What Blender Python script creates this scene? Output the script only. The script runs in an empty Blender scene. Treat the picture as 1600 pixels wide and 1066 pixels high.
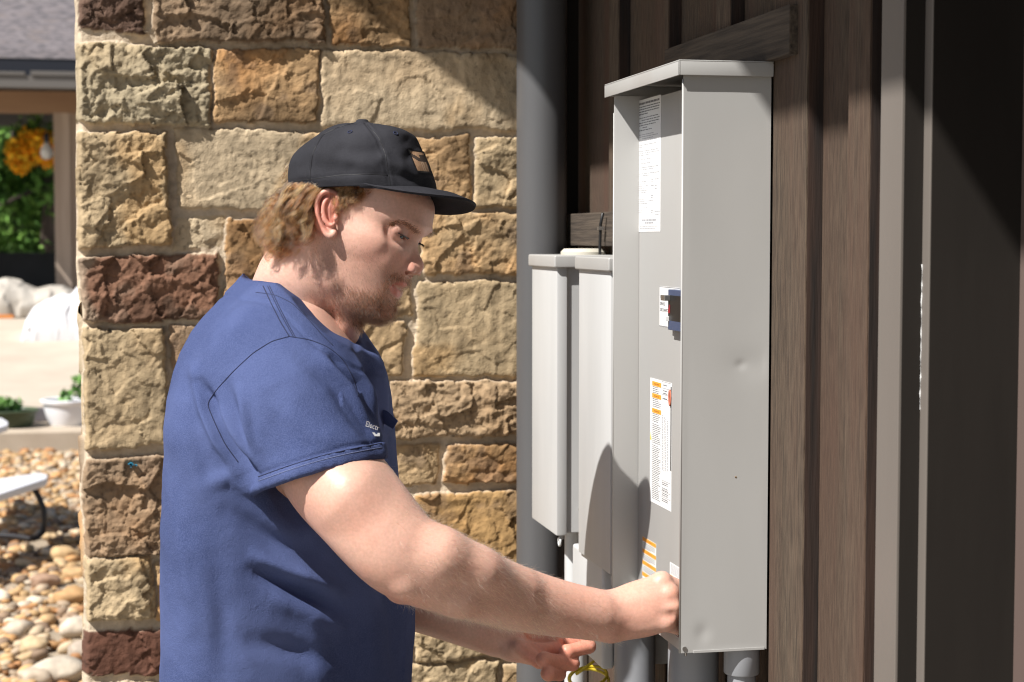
import bpy, bmesh, math, random
import numpy as np
from mathutils import Vector, Matrix, noise as mnoise
random.seed(7)
SC = bpy.context.scene
COL = SC.collection
# ---------------------------------------------------------------- camera
FPX = 2700.0                       # focal length in photo pixels (1600 wide)
YAW, PITCH, EYE = math.radians(11.9), math.radians(3.39), 1.6
F_ = Vector((math.sin(YAW)*math.cos(PITCH), math.cos(YAW)*math.cos(PITCH), -math.sin(PITCH)))
R_ = Vector((math.cos(YAW), -math.sin(YAW), 0))
U_ = R_.cross(F_)
cam = bpy.data.cameras.new('camera'); camo = bpy.data.objects.new('camera', cam); COL.objects.link(camo)
camo.matrix_world = Matrix(((R_.x, U_.x, -F_.x, 0), (R_.y, U_.y, -F_.y, 0), (R_.z, U_.z, -F_.z, EYE), (0, 0, 0, 1)))
cam.sensor_width = 36; cam.lens = 36*FPX/1600; cam.clip_end = 500; cam.clip_start = 0.05
cam.dof.use_dof = True; cam.dof.focus_distance = 2.44; cam.dof.aperture_fstop = 7.8
SC.camera = camo
CAMM = np.array(camo.matrix_world)
# ---------------------------------------------------------------- light
L_SUN = Vector((-0.555, -0.300, 0.775)).normalized()        # towards the sun
w = bpy.data.worlds.new('World'); SC.world = w; w.use_nodes = True
nt = w.node_tree
sky = nt.nodes.new('ShaderNodeTexSky'); sky.sky_type = 'NISHITA'; sky.sun_disc = False
sky.sun_elevation = math.asin(L_SUN.z); sky.sun_rotation = math.atan2(L_SUN.x, L_SUN.y)
bg = nt.nodes['Background']; bg.inputs['Strength'].default_value = 0.052
nt.links.new(sky.outputs[0], bg.inputs[0])
sl = bpy.data.lights.new('sun', 'SUN'); sl.energy = 5.0; sl.angle = math.radians(0.55); sl.color = (1.0, 0.965, 0.92)
so = bpy.data.objects.new('sun', sl); COL.objects.link(so); so.rotation_euler = L_SUN.to_track_quat('Z', 'Y').to_euler(); so.location = (-3, -3, 6)
SC.view_settings.view_transform = 'Standard'; SC.view_settings.look = 'None'
SC.view_settings.exposure = 0.60; SC.view_settings.gamma = 1
SC.cycles.max_bounces = 8; SC.cycles.diffuse_bounces = 4; SC.cycles.use_denoising = True; SC.cycles.use_adaptive_sampling = False; SC.cycles.sample_clamp_indirect = 4; SC.cycles.filter_width = 1.15
# ---------------------------------------------------------------- projection helpers
CO = Vector((0, 0, EYE))
def ray(px, py):
    return (F_ + R_*((px-800)/FPX) - U_*((py-533)/FPX))
def PZ(px, py, Z):                  # world point at depth Z along the optical axis
    return CO + ray(px, py)*Z
def onX(px, py, X): d = ray(px, py); return CO + d*(X/d.x)
def onY(px, py, Y): d = ray(px, py); return CO + d*(Y/d.y)
def onZ(px, py, z): d = ray(px, py); return CO + d*((z-EYE)/d.z)
def PC(px, py, Z):                  # the same point in camera space (numpy)
    return np.array([(px-800)/FPX*Z, -(py-533)/FPX*Z, -Z])
def cam2world(v):
    v = np.asarray(v, dtype=float); return v @ CAMM[:3, :3].T + CAMM[:3, 3]
# ---------------------------------------------------------------- scene tree helpers
def tag(o, label=None, cat=None, group=None, kind=None):
    if label: o['label'] = label
    if cat: o['category'] = cat
    if group: o['group'] = group
    if kind: o['kind'] = kind
    return o
def empty(name, loc, label=None, cat=None, group=None):
    o = bpy.data.objects.new(name, None); COL.objects.link(o); o.location = loc; o.empty_display_size = 0.1
    return tag(o, label, cat, group)
def link(o, parent=None):
    COL.objects.link(o)
    if parent is not None:
        o.parent = parent
        o.matrix_parent_inverse = Matrix.Translation(-Vector(parent.location)) if parent.parent is None else parent_inv(parent)
    return o
def parent_inv(p):
    m = Matrix.Identity(4); chain = []
    q = p
    while q is not None: chain.append(q); q = q.parent
    for q in reversed(chain):
        m = m @ q.matrix_parent_inverse @ Matrix.Translation(q.location)
    return m.inverted()
class MB:
    """collects boxes, tubes and sheets into one mesh"""
    def __init__(s): s.v = []; s.f = []; s.m = []; s.cm = 0
    def add(s, vs, fs):
        n = len(s.v); s.v += [tuple(v) for v in vs]; s.f += [tuple(n+i for i in f) for f in fs]; s.m += [s.cm]*len(fs); return s
    def box(s, a, b):
        x0, y0, z0 = [min(p, q) for p, q in zip(a, b)]; x1, y1, z1 = [max(p, q) for p, q in zip(a, b)]
        return s.add([(x0,y0,z0),(x1,y0,z0),(x1,y1,z0),(x0,y1,z0),(x0,y0,z1),(x1,y0,z1),(x1,y1,z1),(x0,y1,z1)],
                     [(0,3,2,1),(4,5,6,7),(0,1,5,4),(1,2,6,5),(2,3,7,6),(3,0,4,7)])
    def tube(s, pts, r, n=10, cap=True):
        pts = [Vector(p) for p in pts]; rs = r if hasattr(r, '__len__') else [r]*len(pts)
        base = len(s.v); up = None; vs = []; fs = []
        for i, p in enumerate(pts):
            t = (pts[min(i+1, len(pts)-1)] - pts[max(i-1, 0)]).normalized()
            if up is None: up = t.orthogonal().normalized()
            up = (up - t*up.dot(t)); up = up.normalized() if up.length > 1e-6 else t.orthogonal().normalized()
            b = t.cross(up)
            for k in range(n):
                a = 2*math.pi*k/n; vs.append(p + (up*math.cos(a) + b*math.sin(a))*rs[i])
        for i in range(len(pts)-1):
            for k in range(n):
                fs.append((i*n+k, i*n+(k+1) % n, (i+1)*n+(k+1) % n, (i+1)*n+k))
        if cap:
            fs.append(tuple(reversed(range(n)))); fs.append(tuple((len(pts)-1)*n+k for k in range(n)))
        return s.add(vs, fs)
    def lathe(s, c, prof, n=24, axis='z'):
        vs = []; fs = []
        for r, z in prof:
            for k in range(n):
                a = 2*math.pi*k/n
                vs.append((c[0]+r*math.cos(a), c[1]+r*math.sin(a), c[2]+z))
        m = len(prof)
        for i in range(m-1):
            for k in range(n): fs.append((i*n+k, i*n+(k+1) % n, (i+1)*n+(k+1) % n, (i+1)*n+k))
        fs.append(tuple(reversed(range(n)))); fs.append(tuple((m-1)*n+k for k in range(n)))
        return s.add(vs, fs)
    def prism(s, poly, d):           # polygon (list of Vector) extruded by vector d
        n = len(poly); d = Vector(d); poly = [Vector(p) for p in poly]
        return s.add(poly+[p+d for p in poly], [tuple(reversed(range(n))), tuple(n+i for i in range(n))] + [(i, (i+1) % n, n+(i+1) % n, n+i) for i in range(n)])
    def build(s, name, mats, parent=None, smooth=False, bevel=0, seg=2, label=None, fix=True):
        me = bpy.data.meshes.new(name); me.from_pydata(s.v, [], s.f); me.validate()
        mats = mats if isinstance(mats, (list, tuple)) else [mats]
        for m in mats: me.materials.append(m)
        if len(me.polygons) == len(s.m): me.polygons.foreach_set('material_index', s.m)
        if fix:
            bm = bmesh.new(); bm.from_mesh(me); bmesh.ops.recalc_face_normals(bm, faces=bm.faces)
            if bevel: bmesh.ops.bevel(bm, geom=bm.edges[:], offset=bevel, segments=seg, profile=0.6, affect='EDGES', clamp_overlap=True)
            bm.to_mesh(me); bm.free()
        if smooth == 'auto':
            me.polygons.foreach_set('use_smooth', [True]*len(me.polygons)); me.set_sharp_from_angle(angle=math.radians(35))
        elif smooth: me.polygons.foreach_set('use_smooth', [True]*len(me.polygons))
        o = bpy.data.objects.new(name, me); link(o, parent)
        if label: o['label'] = label
        return o
def np_mesh(name, V, F, mats, parent=None, smooth=True, colors=None, cname='Col', matidx=None):
    me = bpy.data.meshes.new(name); V = np.asarray(V, dtype=np.float32); F = np.asarray(F, dtype=np.int32)
    me.vertices.add(len(V)); me.vertices.foreach_set('co', V.ravel())
    k = F.shape[1]; me.loops.add(F.size); me.loops.foreach_set('vertex_index', F.ravel())
    me.polygons.add(len(F)); me.polygons.foreach_set('loop_start', np.arange(len(F), dtype=np.int32)*k)
    me.polygons.foreach_set('loop_total', np.full(len(F), k, dtype=np.int32))
    if matidx is not None: me.polygons.foreach_set('material_index', np.asarray(matidx, dtype=np.int32))
    me.update(calc_edges=True)
    me.polygons.foreach_set('use_smooth', np.full(len(F), bool(smooth)))
    if colors is not None:
        ca = me.color_attributes.new(cname, 'FLOAT_COLOR', 'POINT')
        c = np.ones((len(V), 4), dtype=np.float32); c[:, :3] = colors; ca.data.foreach_set('color', c.ravel())
    for m in (mats if isinstance(mats, (list, tuple)) else [mats]): me.materials.append(m)
    o = bpy.data.objects.new(name, me); link(o, parent); return o
# ---------------------------------------------------------------- numpy noise
def vnoise(p, seed=0):
    p = np.asarray(p, dtype=np.float64); i = np.floor(p).astype(np.int64); f = p - i; f = f*f*(3-2*f)
    def h(a, b, c):
        n = (a*374761393 + b*668265263 + c*2147483647 + seed*974634777) & 0xffffffff
        n = ((n ^ (n >> 13)) * 1274126177) & 0xffffffff; n = n ^ (n >> 16)
        return (n & 0xffff)/65535.0
    x, y, z = i[..., 0], i[..., 1], i[..., 2]; u, v, w_ = f[..., 0], f[..., 1], f[..., 2]
    def L(a, b, t): return a + (b-a)*t
    return L(L(L(h(x,y,z), h(x+1,y,z), u), L(h(x,y+1,z), h(x+1,y+1,z), u), v),
             L(L(h(x,y,z+1), h(x+1,y,z+1), u), L(h(x,y+1,z+1), h(x+1,y+1,z+1), u), v), w_)
def fbm(p, oct=4, seed=0, lac=2.0, gain=0.5):
    a = 1; s = 0; t = 0; p = np.asarray(p, dtype=np.float64)
    for o in range(oct):
        s = s + a*(vnoise(p, seed+o*17)-.5)*2; t += a; a *= gain; p = p*lac + 13.7
    return s/t
def ridge(p, oct=4, seed=0):
    a = 1; s = 0; t = 0; p = np.asarray(p, dtype=np.float64)
    for o in range(oct):
        s = s + a*(1-np.abs(vnoise(p, seed+o*31)-.5)*2); t += a; a *= .5; p = p*2.03 + 7.1
    return s/t
def sstep(a, b, x):
    t = np.clip((x-a)/(b-a), 0, 1); return t*t*(3-2*t)
def gridfaces(nu, nv):
    i = np.arange(nu*nv).reshape(nv, nu); return np.stack([i[:-1,:-1].ravel(), i[:-1,1:].ravel(), i[1:,1:].ravel(), i[1:,:-1].ravel()], 1)
# ---------------------------------------------------------------- materials
def mat(name, c1, c2=None, rough=0.6, scale=8, stretch=(1,1,1), bump=0, bscale=None, metal=0, detail=6, attr=None, spec=0.5,
        ramp=(0.35, 0.65), c3=None, s3=2.0, r3=(0.55, 0.75), sss=0, sheen=0, coat=0, trans=0, bdist=0.002, bstretch=None, rvar=0.0):
    m = bpy.data.materials.new(name); m.use_nodes = True; t = m.node_tree; N = t.nodes; K = t.links
    b = N['Principled BSDF']; b.inputs['Roughness'].default_value = rough; b.inputs['Metallic'].default_value = metal
    b.inputs['Specular IOR Level'].default_value = spec
    tc = N.new('ShaderNodeTexCoord')
    def nz(sc, st, det=detail):
        mp = N.new('ShaderNodeMapping'); mp.inputs['Scale'].default_value = st; K.new(tc.outputs['Object'], mp.inputs[0])
        n = N.new('ShaderNodeTexNoise'); n.inputs['Scale'].default_value = sc; n.inputs['Detail'].default_value = det
        K.new(mp.outputs[0], n.inputs['Vector']); return n.outputs['Fac']
    def mrange(src, a, bb):
        r = N.new('ShaderNodeMapRange'); r.inputs['From Min'].default_value = a; r.inputs['From Max'].default_value = bb; K.new(src, r.inputs[0]); return r.outputs[0]
    def mix(fac, A, B, mode='MIX'):
        x = N.new('ShaderNodeMix'); x.data_type = 'RGBA'; x.blend_type = mode
        if isinstance(fac, float): x.inputs[0].default_value = fac
        else: K.new(fac, x.inputs[0])
        for s_, v in ((6, A), (7, B)):
            if isinstance(v, tuple): x.inputs[s_].default_value = (*v, 1)
            else: K.new(v, x.inputs[s_])
        return x.outputs[2]
    col = None
    if attr:
        a = N.new('ShaderNodeAttribute'); a.attribute_name = attr; col = a.outputs['Color']
        if c1 is not None: col = mix(mrange(nz(scale, stretch), *ramp), mix(1.0, col, c1, 'MULTIPLY'), mix(1.0, col, c2, 'MULTIPLY'))
    elif c2 is not None: col = mix(mrange(nz(scale, stretch), *ramp), c1, c2)
    else: b.inputs['Base Color'].default_value = (*c1, 1)
    if c3 is not None: col = mix(mrange(nz(s3, stretch, 3), *r3), col, c3)
    if col is not None: K.new(col, b.inputs['Base Color'])
    if bump:
        bp = N.new('ShaderNodeBump'); bp.inputs['Strength'].default_value = bump; bp.inputs['Distance'].default_value = bdist
        K.new(nz(bscale or scale*3, bstretch or stretch), bp.inputs['Height']); K.new(bp.outputs[0], b.inputs['Normal'])
    if rvar: K.new(mrange(nz(scale*.7, stretch), .3-.0, .7), N.new('ShaderNodeMath').inputs[0]) if False else None
    if sss:
        b.inputs['Subsurface Weight'].default_value = sss; b.inputs['Subsurface Radius'].default_value = (1.0, 0.35, 0.2); b.inputs['Subsurface Scale'].default_value = 0.008
    if sheen: b.inputs['Sheen Weight'].default_value = sheen; b.inputs['Sheen Roughness'].default_value = 0.5
    if coat: b.inputs['Coat Weight'].default_value = coat
    if trans: b.inputs['Transmission Weight'].default_value = trans
    return m
M = {}
M['wood'] = mat('weathered_wood', (.038,.025,.015), (.098,.068,.044), .9, 260, (1,1,.10), 1.0, 420, c3=(.082,.042,.026), s3=16, r3=(.42,.8), bdist=.0030, ramp=(.30,.66), bstretch=(1,1,.05))
M['wood2'] = mat('wood_batten', (.040,.027,.017), (.108,.077,.051), .9, 240, (1,1,.09), 1.0, 380, c3=(.090,.047,.029), s3=14, r3=(.45,.8), bdist=.0032, ramp=(.30,.64), bstretch=(1,1,.05))
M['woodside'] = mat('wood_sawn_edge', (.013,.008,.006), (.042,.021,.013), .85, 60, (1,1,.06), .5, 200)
M['woodh'] = mat('wood_rail', (.032,.023,.017), (.085,.064,.046), .9, 170, (1,.04,1), 1.0, 340, bdist=.0015, ramp=(.3,.62))
M['trim'] = mat('taupe_paint', (.155,.135,.118), (.18,.158,.139), .45, 5, (1,1,.1), .25, 60, bdist=.001)
M['darkpaint'] = mat('dark_brown_paint', (.016,.0135,.0115), (.026,.022,.0185), .75, 6, (1,1,.15), .35, 60, bdist=.001, spec=.15)
M['soffit'] = mat('soffit_board', (.05,.04,.035), (.07,.055,.045), .8, 6)
M['box'] = mat('grey_enamel', (.405,.40,.385), (.445,.44,.425), .42, 5, (1,1,.35), .08, 300, bdist=.0004, c3=(.385,.36,.335), s3=7, r3=(.58,.85))
M['box2'] = mat('pale_grey_enamel', (.50,.505,.50), (.58,.585,.58), .42, 9, (1,1,.15), .05, 200, bdist=.0003)
M['pipe'] = mat('charcoal_downpipe', (.085,.085,.088), (.105,.105,.108), .36, 4, (1,1,.3), .08, 60, bdist=.001)
M['pvc'] = mat('grey_pvc', (.26,.27,.29), (.30,.31,.33), .4, 6)
M['pvcl'] = mat('pale_conduit', (.55,.56,.56), (.62,.63,.63), .4, 6)
M['metal'] = mat('zinc', (.45,.44,.42), None, .35, metal=.9)
M['paper'] = mat('label_paper', (.80,.80,.79), None, .5)
M['ink'] = mat('grey_ink', (.16,.16,.17), None, .7)
M['inkl'] = mat('pale_ink', (.38,.38,.40), None, .7)
M['orange'] = mat('orange_print', (.85,.36,.03), None, .6)
M['black'] = mat('black_plastic', (.012,.012,.013), None, .4)
M['navyp'] = mat('blue_plastic', (.05,.075,.15), None, .35)
M['red'] = mat('red_plastic', (.35,.02,.03), None, .4)
M['yellow'] = mat('yellow_cable', (.65,.50,.03), None, .4)
M['concrete'] = mat('concrete_slab', (.46,.39,.31), (.52,.45,.36), .9, 2, (1,1,1), .2, 40)
M['pave'] = mat('pale_paving', (.27,.24,.20), (.31,.28,.24), .9, 3)
M['kerb'] = mat('kerb_concrete', (.40,.33,.25), (.48,.40,.31), .9, 4, (1,1,1), .4, 60)
# ================================================================ THE SETTING
WX = 0.82            # plane of the batten fronts
g = MB().box((-60, -40, -.3), (60, 14.0, 0.0))
g = MB().add([(-80,-60,0),(80,-60,0),(80,200,0),(-80,200,0)], [(0,1,2,3)])
tag(g.build('ground', mat('dirt', (.30,.24,.17), (.36,.29,.21), .95, 3, (1,1,1), .4, 30), fix=False), kind='structure')
g = MB().add([(-30,-30,.004),(3,-30,.004),(3,5.2,.004),(-30,5.2,.004)], [(0,1,2,3)])
tag(g.build('pavement', M['pave'], fix=False), kind='structure')
KY = 13.4
g = MB().prism([(-9,KY,0),(-9,KY+.5,0),(-9,KY+.5,.17),(-9,KY+.03,.17),(-9,KY,.14)], (12,0,0))
tag(g.build('kerb', M['kerb']), kind='structure')
g = MB().prism([(-9,KY+.5,-.05),(-9,19.6,-.05),(-9,19.6,.76),(-9,18.6,.76),(-9,KY+.9,.155),(-9,KY+.5,.165)], (14,0,0))
tag(g.build('driveway', M['concrete']), kind='structure')
g = MB().prism([(-9,19.605,-.05),(-9,60,-.05),(-9,60,.755),(-9,19.605,.755)], (14,0,0))
tag(g.build('patio_floor', mat('patio_concrete', (.28,.25,.22), (.34,.31,.27), .9, 2)), kind='structure')

def facets(a, b, cell, seed):
    # broken planar facets: nearest jittered cell gives its own height and tilt
    u = a/cell; v = b/cell; iu = np.floor(u).astype(np.int64); iv = np.floor(v).astype(np.int64)
    best = np.full(u.shape, 9.0); out = np.zeros_like(u)
    def h(i, j, k):
        n = (i*374761393 + j*668265263 + (seed*13+k)*974634777) & 0xffffffff; n = ((n ^ (n >> 13))*1274126177) & 0xffffffff; n ^= n >> 16
        return (n & 0xffff)/65535.0
    for du in (-1, 0, 1):
        for dv in (-1, 0, 1):
            i = iu+du; j = iv+dv; cx = i+h(i, j, 1); cy = j+h(i, j, 2); dx = u-cx; dy = v-cy; d = dx*dx+dy*dy
            val = (h(i, j, 3)-.5) + (h(i, j, 4)-.5)*1.6*dx + (h(i, j, 5)-.5)*1.6*dy
            t = d < best; out[t] = val[t]; best[t] = d[t]
    return out
def rocks(name, n, xr, yr, sr, seed, zbase=0.0):
    rng = np.random.default_rng(seed)
    bm = bmesh.new(); bmesh.ops.create_icosphere(bm, subdivisions=2, radius=1); bm.verts.ensure_lookup_table()
    V0 = np.array([v.co[:] for v in bm.verts]); F0 = np.array([[v.index for v in f.verts] for f in bm.faces]); bm.free()
    shapes = []
    for k in range(14):
        V = V0*(1+.28*fbm(V0*1.1+k*9, 2, k)[:, None]); V = np.sign(V)*np.abs(V)**.85
        shapes.append(V)
    VV = []; FF = []; CC = []; base = 0
    pal = np.array([(.46,.26,.11),(.50,.33,.17),(.52,.38,.22),(.56,.45,.31),(.38,.19,.08),(.60,.52,.41),(.26,.18,.12),(.50,.33,.16),(.40,.31,.22)])
    for i in range(n):
        V = shapes[rng.integers(14)].copy(); s = sr[0] + (sr[1]-sr[0])*rng.random()**2.5
        V = V*s*np.array([.5*rng.uniform(.8,1.35), .5*rng.uniform(.8,1.2), .5*rng.uniform(.45,.8)])
        a = rng.uniform(0, 6.28); c, sn = math.cos(a), math.sin(a)
        V = np.stack([V[:,0]*c-V[:,1]*sn, V[:,0]*sn+V[:,1]*c, V[:,2]+ V[:,0]*rng.uniform(-.3,.3)], 1)
        y = rng.uniform(*yr); x = rng.uniform(*xr)
        V += np.array([x, y, zbase + s*rng.uniform(.1,.38)]); VV.append(V); FF.append(F0+base); base += len(V0)
        CC.append(np.repeat((pal[rng.integers(len(pal))]*rng.uniform(.8,1.15))[None], len(V0), 0))
    return np_mesh(name, np.concatenate(VV), np.concatenate(FF), M['rock'], None, True, np.concatenate(CC))
M['rock'] = mat('river_rock', (.86,.83,.79), (1.16,1.12,1.06), .75, 25, bump=.5, bscale=90, attr='Col')
tag(rocks('gravel', 13000, (-4.2,-.05), (5.4,13.35), (.030,.075), 3), kind='stuff')
# bigger stones: things one can tell apart
spec = [(92,1046,.20,.14,.11,(.50,.44,.36)), (118,975,.13,.12,.10,(.58,.51,.42)), (112,925,.15,.11,.09,(.46,.28,.13)), (100,862,.15,.12,.10,(.52,.36,.19)),
        (56,1052,.14,.12,.08,(.50,.42,.33)), (70,900,.14,.10,.08,(.34,.22,.15)), (118,888,.12,.09,.07,(.48,.32,.16)), (30,975,.13,.10,.08,(.52,.45,.36)),
        (128,1010,.10,.10,.08,(.40,.34,.28)), (55,1000,.12,.10,.08,(.54,.42,.26))]
words = ['pale grey rock, largest of those beside the foot of the stone pillar', 'cream rounded rock against the pillar edge above the largest rock',
         'orange brown rock against the pillar above the cream rock', 'tan boulder by the pillar just below the shadow band',
         'pale rock low in the gravel to the left of the largest grey rock', 'dark brown rock in the gravel left of the orange brown rock',
         'flat golden rock between the tan boulder and the orange brown rock', 'cream rock farthest left among the large rocks in the gravel',
         'small grey rock wedged at the pillar base beside the largest rock', 'yellowish rock in the gravel above the pale low rock']
for i, (px, py, a, b, c, colr) in enumerate(spec):
    rng = np.random.default_rng(50+i); p = onZ(px, py+8, 0.03)
    bm = bmesh.new(); bmesh.ops.create_icosphere(bm, subdivisions=3, radius=.5); V0 = np.array([v.co[:] for v in bm.verts]); F0 = np.array([[v.index for v in f.verts] for f in bm.faces]); bm.free()
    V = V0*(1+.40*fbm(V0*2.2+i*5, 4, i)[:, None]+.16*facets(V0[:,0]*1.3+V0[:,2], V0[:,1]*1.3+V0[:,2], .45, i)[:, None])*np.array([a, b, c])
    o = np_mesh('boulder', V, F0, M['rock'], None, True, np.repeat(np.array(colr)[None], len(V), 0)); o.location = (p.x, p.y, c*.36)
    tag(o, words[i], 'rock', 'large rocks lying in the gravel bed')

# ================================================================ STONE PILLAR
PY = 3.40
PX0 = onY(126, 533, PY).x; PX1 = onY(856, 533, PY).x
def rc(x0, y0, x1, y1, c, rough, h=.02):
    x0, y0, x1, y1 = x0-(8 if x0 < 145 else 1), y0-1, x1+1, y1+1
    a = onY(x0, (y0+y1)/2, PY); b = onY(x1, (y0+y1)/2, PY); t = onY((x0+x1)/2, y0, PY); u = onY((x0+x1)/2, y1, PY)
    return [a.x, u.z, b.x, t.z, c, rough, h]
TAN=(.43,.325,.195); PALE=(.52,.41,.27); ORG=(.43,.275,.14); BRN=(.29,.20,.125); GRY=(.37,.305,.20); RED=(.21,.11,.068); DRK=(.14,.085,.06); GLD=(.43,.30,.165); DRED=(.12,.058,.040)
ST = [rc(128,-70,228,52,DRK,.9,.02), rc(238,-70,503,68,BRN,.8,.03), rc(512,-70,637,73,ORG,.55,.022), rc(650,-70,900,77,BRN,.4,.022),
 rc(124,72,330,197,GRY,1.2,.028), rc(335,78,497,192,ORG,.45,.022), rc(503,84,900,203,PALE,.18,.02),
 rc(126,208,263,385,TAN,.9,.034), rc(275,204,560,327,PALE,.25,.018), rc(568,212,733,318,ORG,.6,.02), rc(740,217,900,327,TAN,.5,.022),
 rc(273,338,346,389,PALE,.5,.012), rc(350,343,478,478,ORG,.5,.018), rc(490,335,648,428,BRN,.5,.018), rc(656,335,900,430,GLD,.6,.024),
 rc(133,398,340,502,RED,.9,.03), rc(350,490,540,585,BRN,.5,.02), rc(648,440,900,586,TAN,.22,.02), rc(555,500,630,588,GLD,.5,.02),
 rc(135,512,258,698,TAN,.45,.028), rc(265,510,342,602,BRN,.5,.015), rc(268,612,400,700,TAN,.5,.02), rc(410,598,590,690,ORG,.5,.02),
 rc(602,594,900,680,(.37,.26,.155),1.0,.028), rc(137,712,262,865,BRN,1.0,.024), rc(272,712,480,800,TAN,.5,.02), rc(490,700,600,800,BRN,.5,.02),
 rc(492,440,640,494,GLD,.5,.018), rc(430,860,640,905,BRN,.5,.015), rc(608,693,683,757,GLD,.6,.016), rc(693,691,900,752,(.42,.255,.12),.55,.02), rc(560,808,640,852,TAN,.5,.02), rc(648,767,900,935,(.44,.27,.115),.5,.02),
 rc(138,868,238,968,TAN,.8,.026), rc(243,870,420,965,GLD,.5,.022), rc(272,810,550,856,BRN,.5,.02), rc(430,912,520,966,TAN,.5,.02),
 rc(136,982,340,1050,DRED,.5,.018), rc(350,975,520,1060,BRN,.5,.02), rc(530,910,640,1020,TAN,.5,.02), rc(648,945,900,1024,TAN,.7,.022),
 rc(530,1034,775,1100,TAN,.6,.022), rc(781,1031,900,1110,PALE,.3,.02), rc(140,1060,520,1150,TAN,.6,.022)]
rngs = np.random.default_rng(11)
PALS = [TAN, PALE, ORG, BRN, GRY, RED, GLD, TAN, GLD]
def fillrows(z0, z1, x0, x1):
    out = []; z = z0
    while z < z1-.05:
        hh = min(rngs.uniform(.10,.19), z1-z); x = x0
        while x < x1-.03:
            ww = min(rngs.uniform(.14,.34), x1-x)
            if x1-x-ww < .08: ww = x1-x
            out.append([x, z, x+ww-.013, z+hh-.013, PALS[rngs.integers(9)], rngs.uniform(.3,1), rngs.uniform(.014,.03)]); x += ww
        z += hh
    return out
zt = onY(400, -70, PY).z; zb = onY(400, 1125, PY).z
ST += [rc(528,1112,900,1150,BRN,.6,.02)]
zb2 = onY(400, 1158, PY).z
ST_front = ST + fillrows(.0, zb2, PX0, PX1) + fillrows(zt+.01, 3.12, PX0, PX1)
def stoneface(X, Z, stones, seed, edge=None):
    p = np.stack([X, np.zeros_like(X)+seed, Z], -1)
    chip = .0035*facets(X, Z, .024, 5)+.002*facets(X, Z, .011, 6); wx = X + chip + .0055*fbm(p*14, 3, seed) + .003*fbm(p*50, 2, seed+5); wz = Z + chip[::1] + .0055*fbm(p*14+40, 3, seed+1) + .003*fbm(p*50+9, 2, seed+6)
    H = .007 + .0022*fbm(p*90, 3, 3) + .0025*fbm(p*9, 2, 8)
    C = np.zeros(X.shape+(3,)); C[:] = (.53,.435,.32); C *= (1 + .14*fbm(p*25, 4, 77) + .10*fbm(p*200, 2, 78))[..., None]
    for i, (x0, z0, x1, z1, c, rough, h) in enumerate(stones):
        m = (X > x0-.02) & (X < x1+.02) & (Z > z0-.02) & (Z < z1+.02)
        if not m.any(): continue
        a = wx[m]; b = wz[m]; q = p[m]; cx, cz = (x0+x1)/2, (z0+z1)/2; r = .006
        sk = .010*math.sin(i*7.3)*(b-cz)/(z1-z0); sk2 = .008*math.sin(i*3.1+1)*(a-cx)/(x1-x0)
        qx = np.abs(a-cx+sk) - ((x1-x0)/2 - r); qz = np.abs(b-cz+sk2) - ((z1-z0)/2 - r)
        d = -(np.hypot(np.maximum(qx,0), np.maximum(qz,0)) + np.minimum(np.maximum(qx,qz),0) - r)
        ins = sstep(-.0008, .0022+.0014*min(rough,1), d); plate = sstep(0, .011, d)
        n1 = fbm(q*(16+8*rough)+i*3.3, 4, i); n2 = ridge(q*(26)+i*1.7, 4, i+40); n3 = fbm(q*90+i, 3, i+9)
        ter = fbm(q*np.array([9,1,14])+i*5, 4, i+90); ter = np.round(ter*5)/5*.6+ter*.4
        wa = a+.007*fbm(q*30+i,4,i+2); wb = b+.007*fbm(q*30+50+i,4,i+4); fc = facets(wa, wb*1.3, .085, i)*.8+facets(wa+.3, wb*1.2, .036, i+99)*.38+facets(wa+.7, wb, .014, i+7)*.16
        hh = h*(.90+.10*plate) + rough*(.0030*n1 + .0022*(n2-.6) + .0045*ter + .0135*fc) + rough**1.5*.0035*n3 + (.0020*fbm(q*np.array([60,1,12])+i, 3, i+5) + .0012*n3)*(1-min(rough,1))
        crack = np.exp(-(np.abs(fbm(q*9+i*8, 3, i+31))/.022)**2)*rough*.0045; pass
        base = np.array(c)[None]*np.ones((len(a),1))
        f1 = fbm(q*7+i*2.1, 4, i+3)[:, None]; f2 = fbm(q*18+i, 4, i+13)[:, None]; f3 = n3[:, None]
        warm = np.array([1.18,.90,.62]); cool = np.array([.90,.94,.98])
        och = c in (ORG, GLD, BRN) or (len(c) == 3 and c[0] > 1.5*c[1] and c[0] > .3); amt = .95 if och else .34
        base = base*(1+amt*np.clip(f1*1.5,0,1)*(warm-1)) ; base = base*(1+.6*amt*np.clip(-f1*1.5,0,1)*(cool-1))
        if och or c in (RED, DRK): base = base*(1-.5*sstep(.12,.45,f2)) + np.array((.24,.17,.12))*.35*sstep(.12,.45,f2); base = base*(1-.45*sstep(.15,.5,fbm(q*5+i*9,4,i+60)[:,None]))
        if c == RED:
            wl = sstep(.05,.35,f1+ (x0+.07-a)[:,None]*12) ; base = base*(1-wl*.7)+np.array((.36,.28,.20))*wl*.7
        if c in (TAN,PALE): base = base*(1-.22*sstep(.05,.5,-f2)); st=sstep(.10,.36,fbm(q*6+i*4,4,i+70)[:,None]); base = base*(1-.5*st)+np.array((.42,.25,.10))*.5*st
        base = base*(1+.10*f2+.10*f3)*(1-.18*np.clip(-n1,0,1)[:,None])
        sp = sstep(.45,.6,fbm(q*130+i,2,i+77)[:,None]); base = base*(1-.35*sp)
        Hm = H[m]; new = Hm*(1-ins)+hh*ins; take = new > Hm; Hm[take] = new[take]; H[m] = Hm
        Cm = C[m]; Cm = Cm*(1-ins[:,None])+base*ins[:,None]; C[m] = Cm
    return H, C
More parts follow.
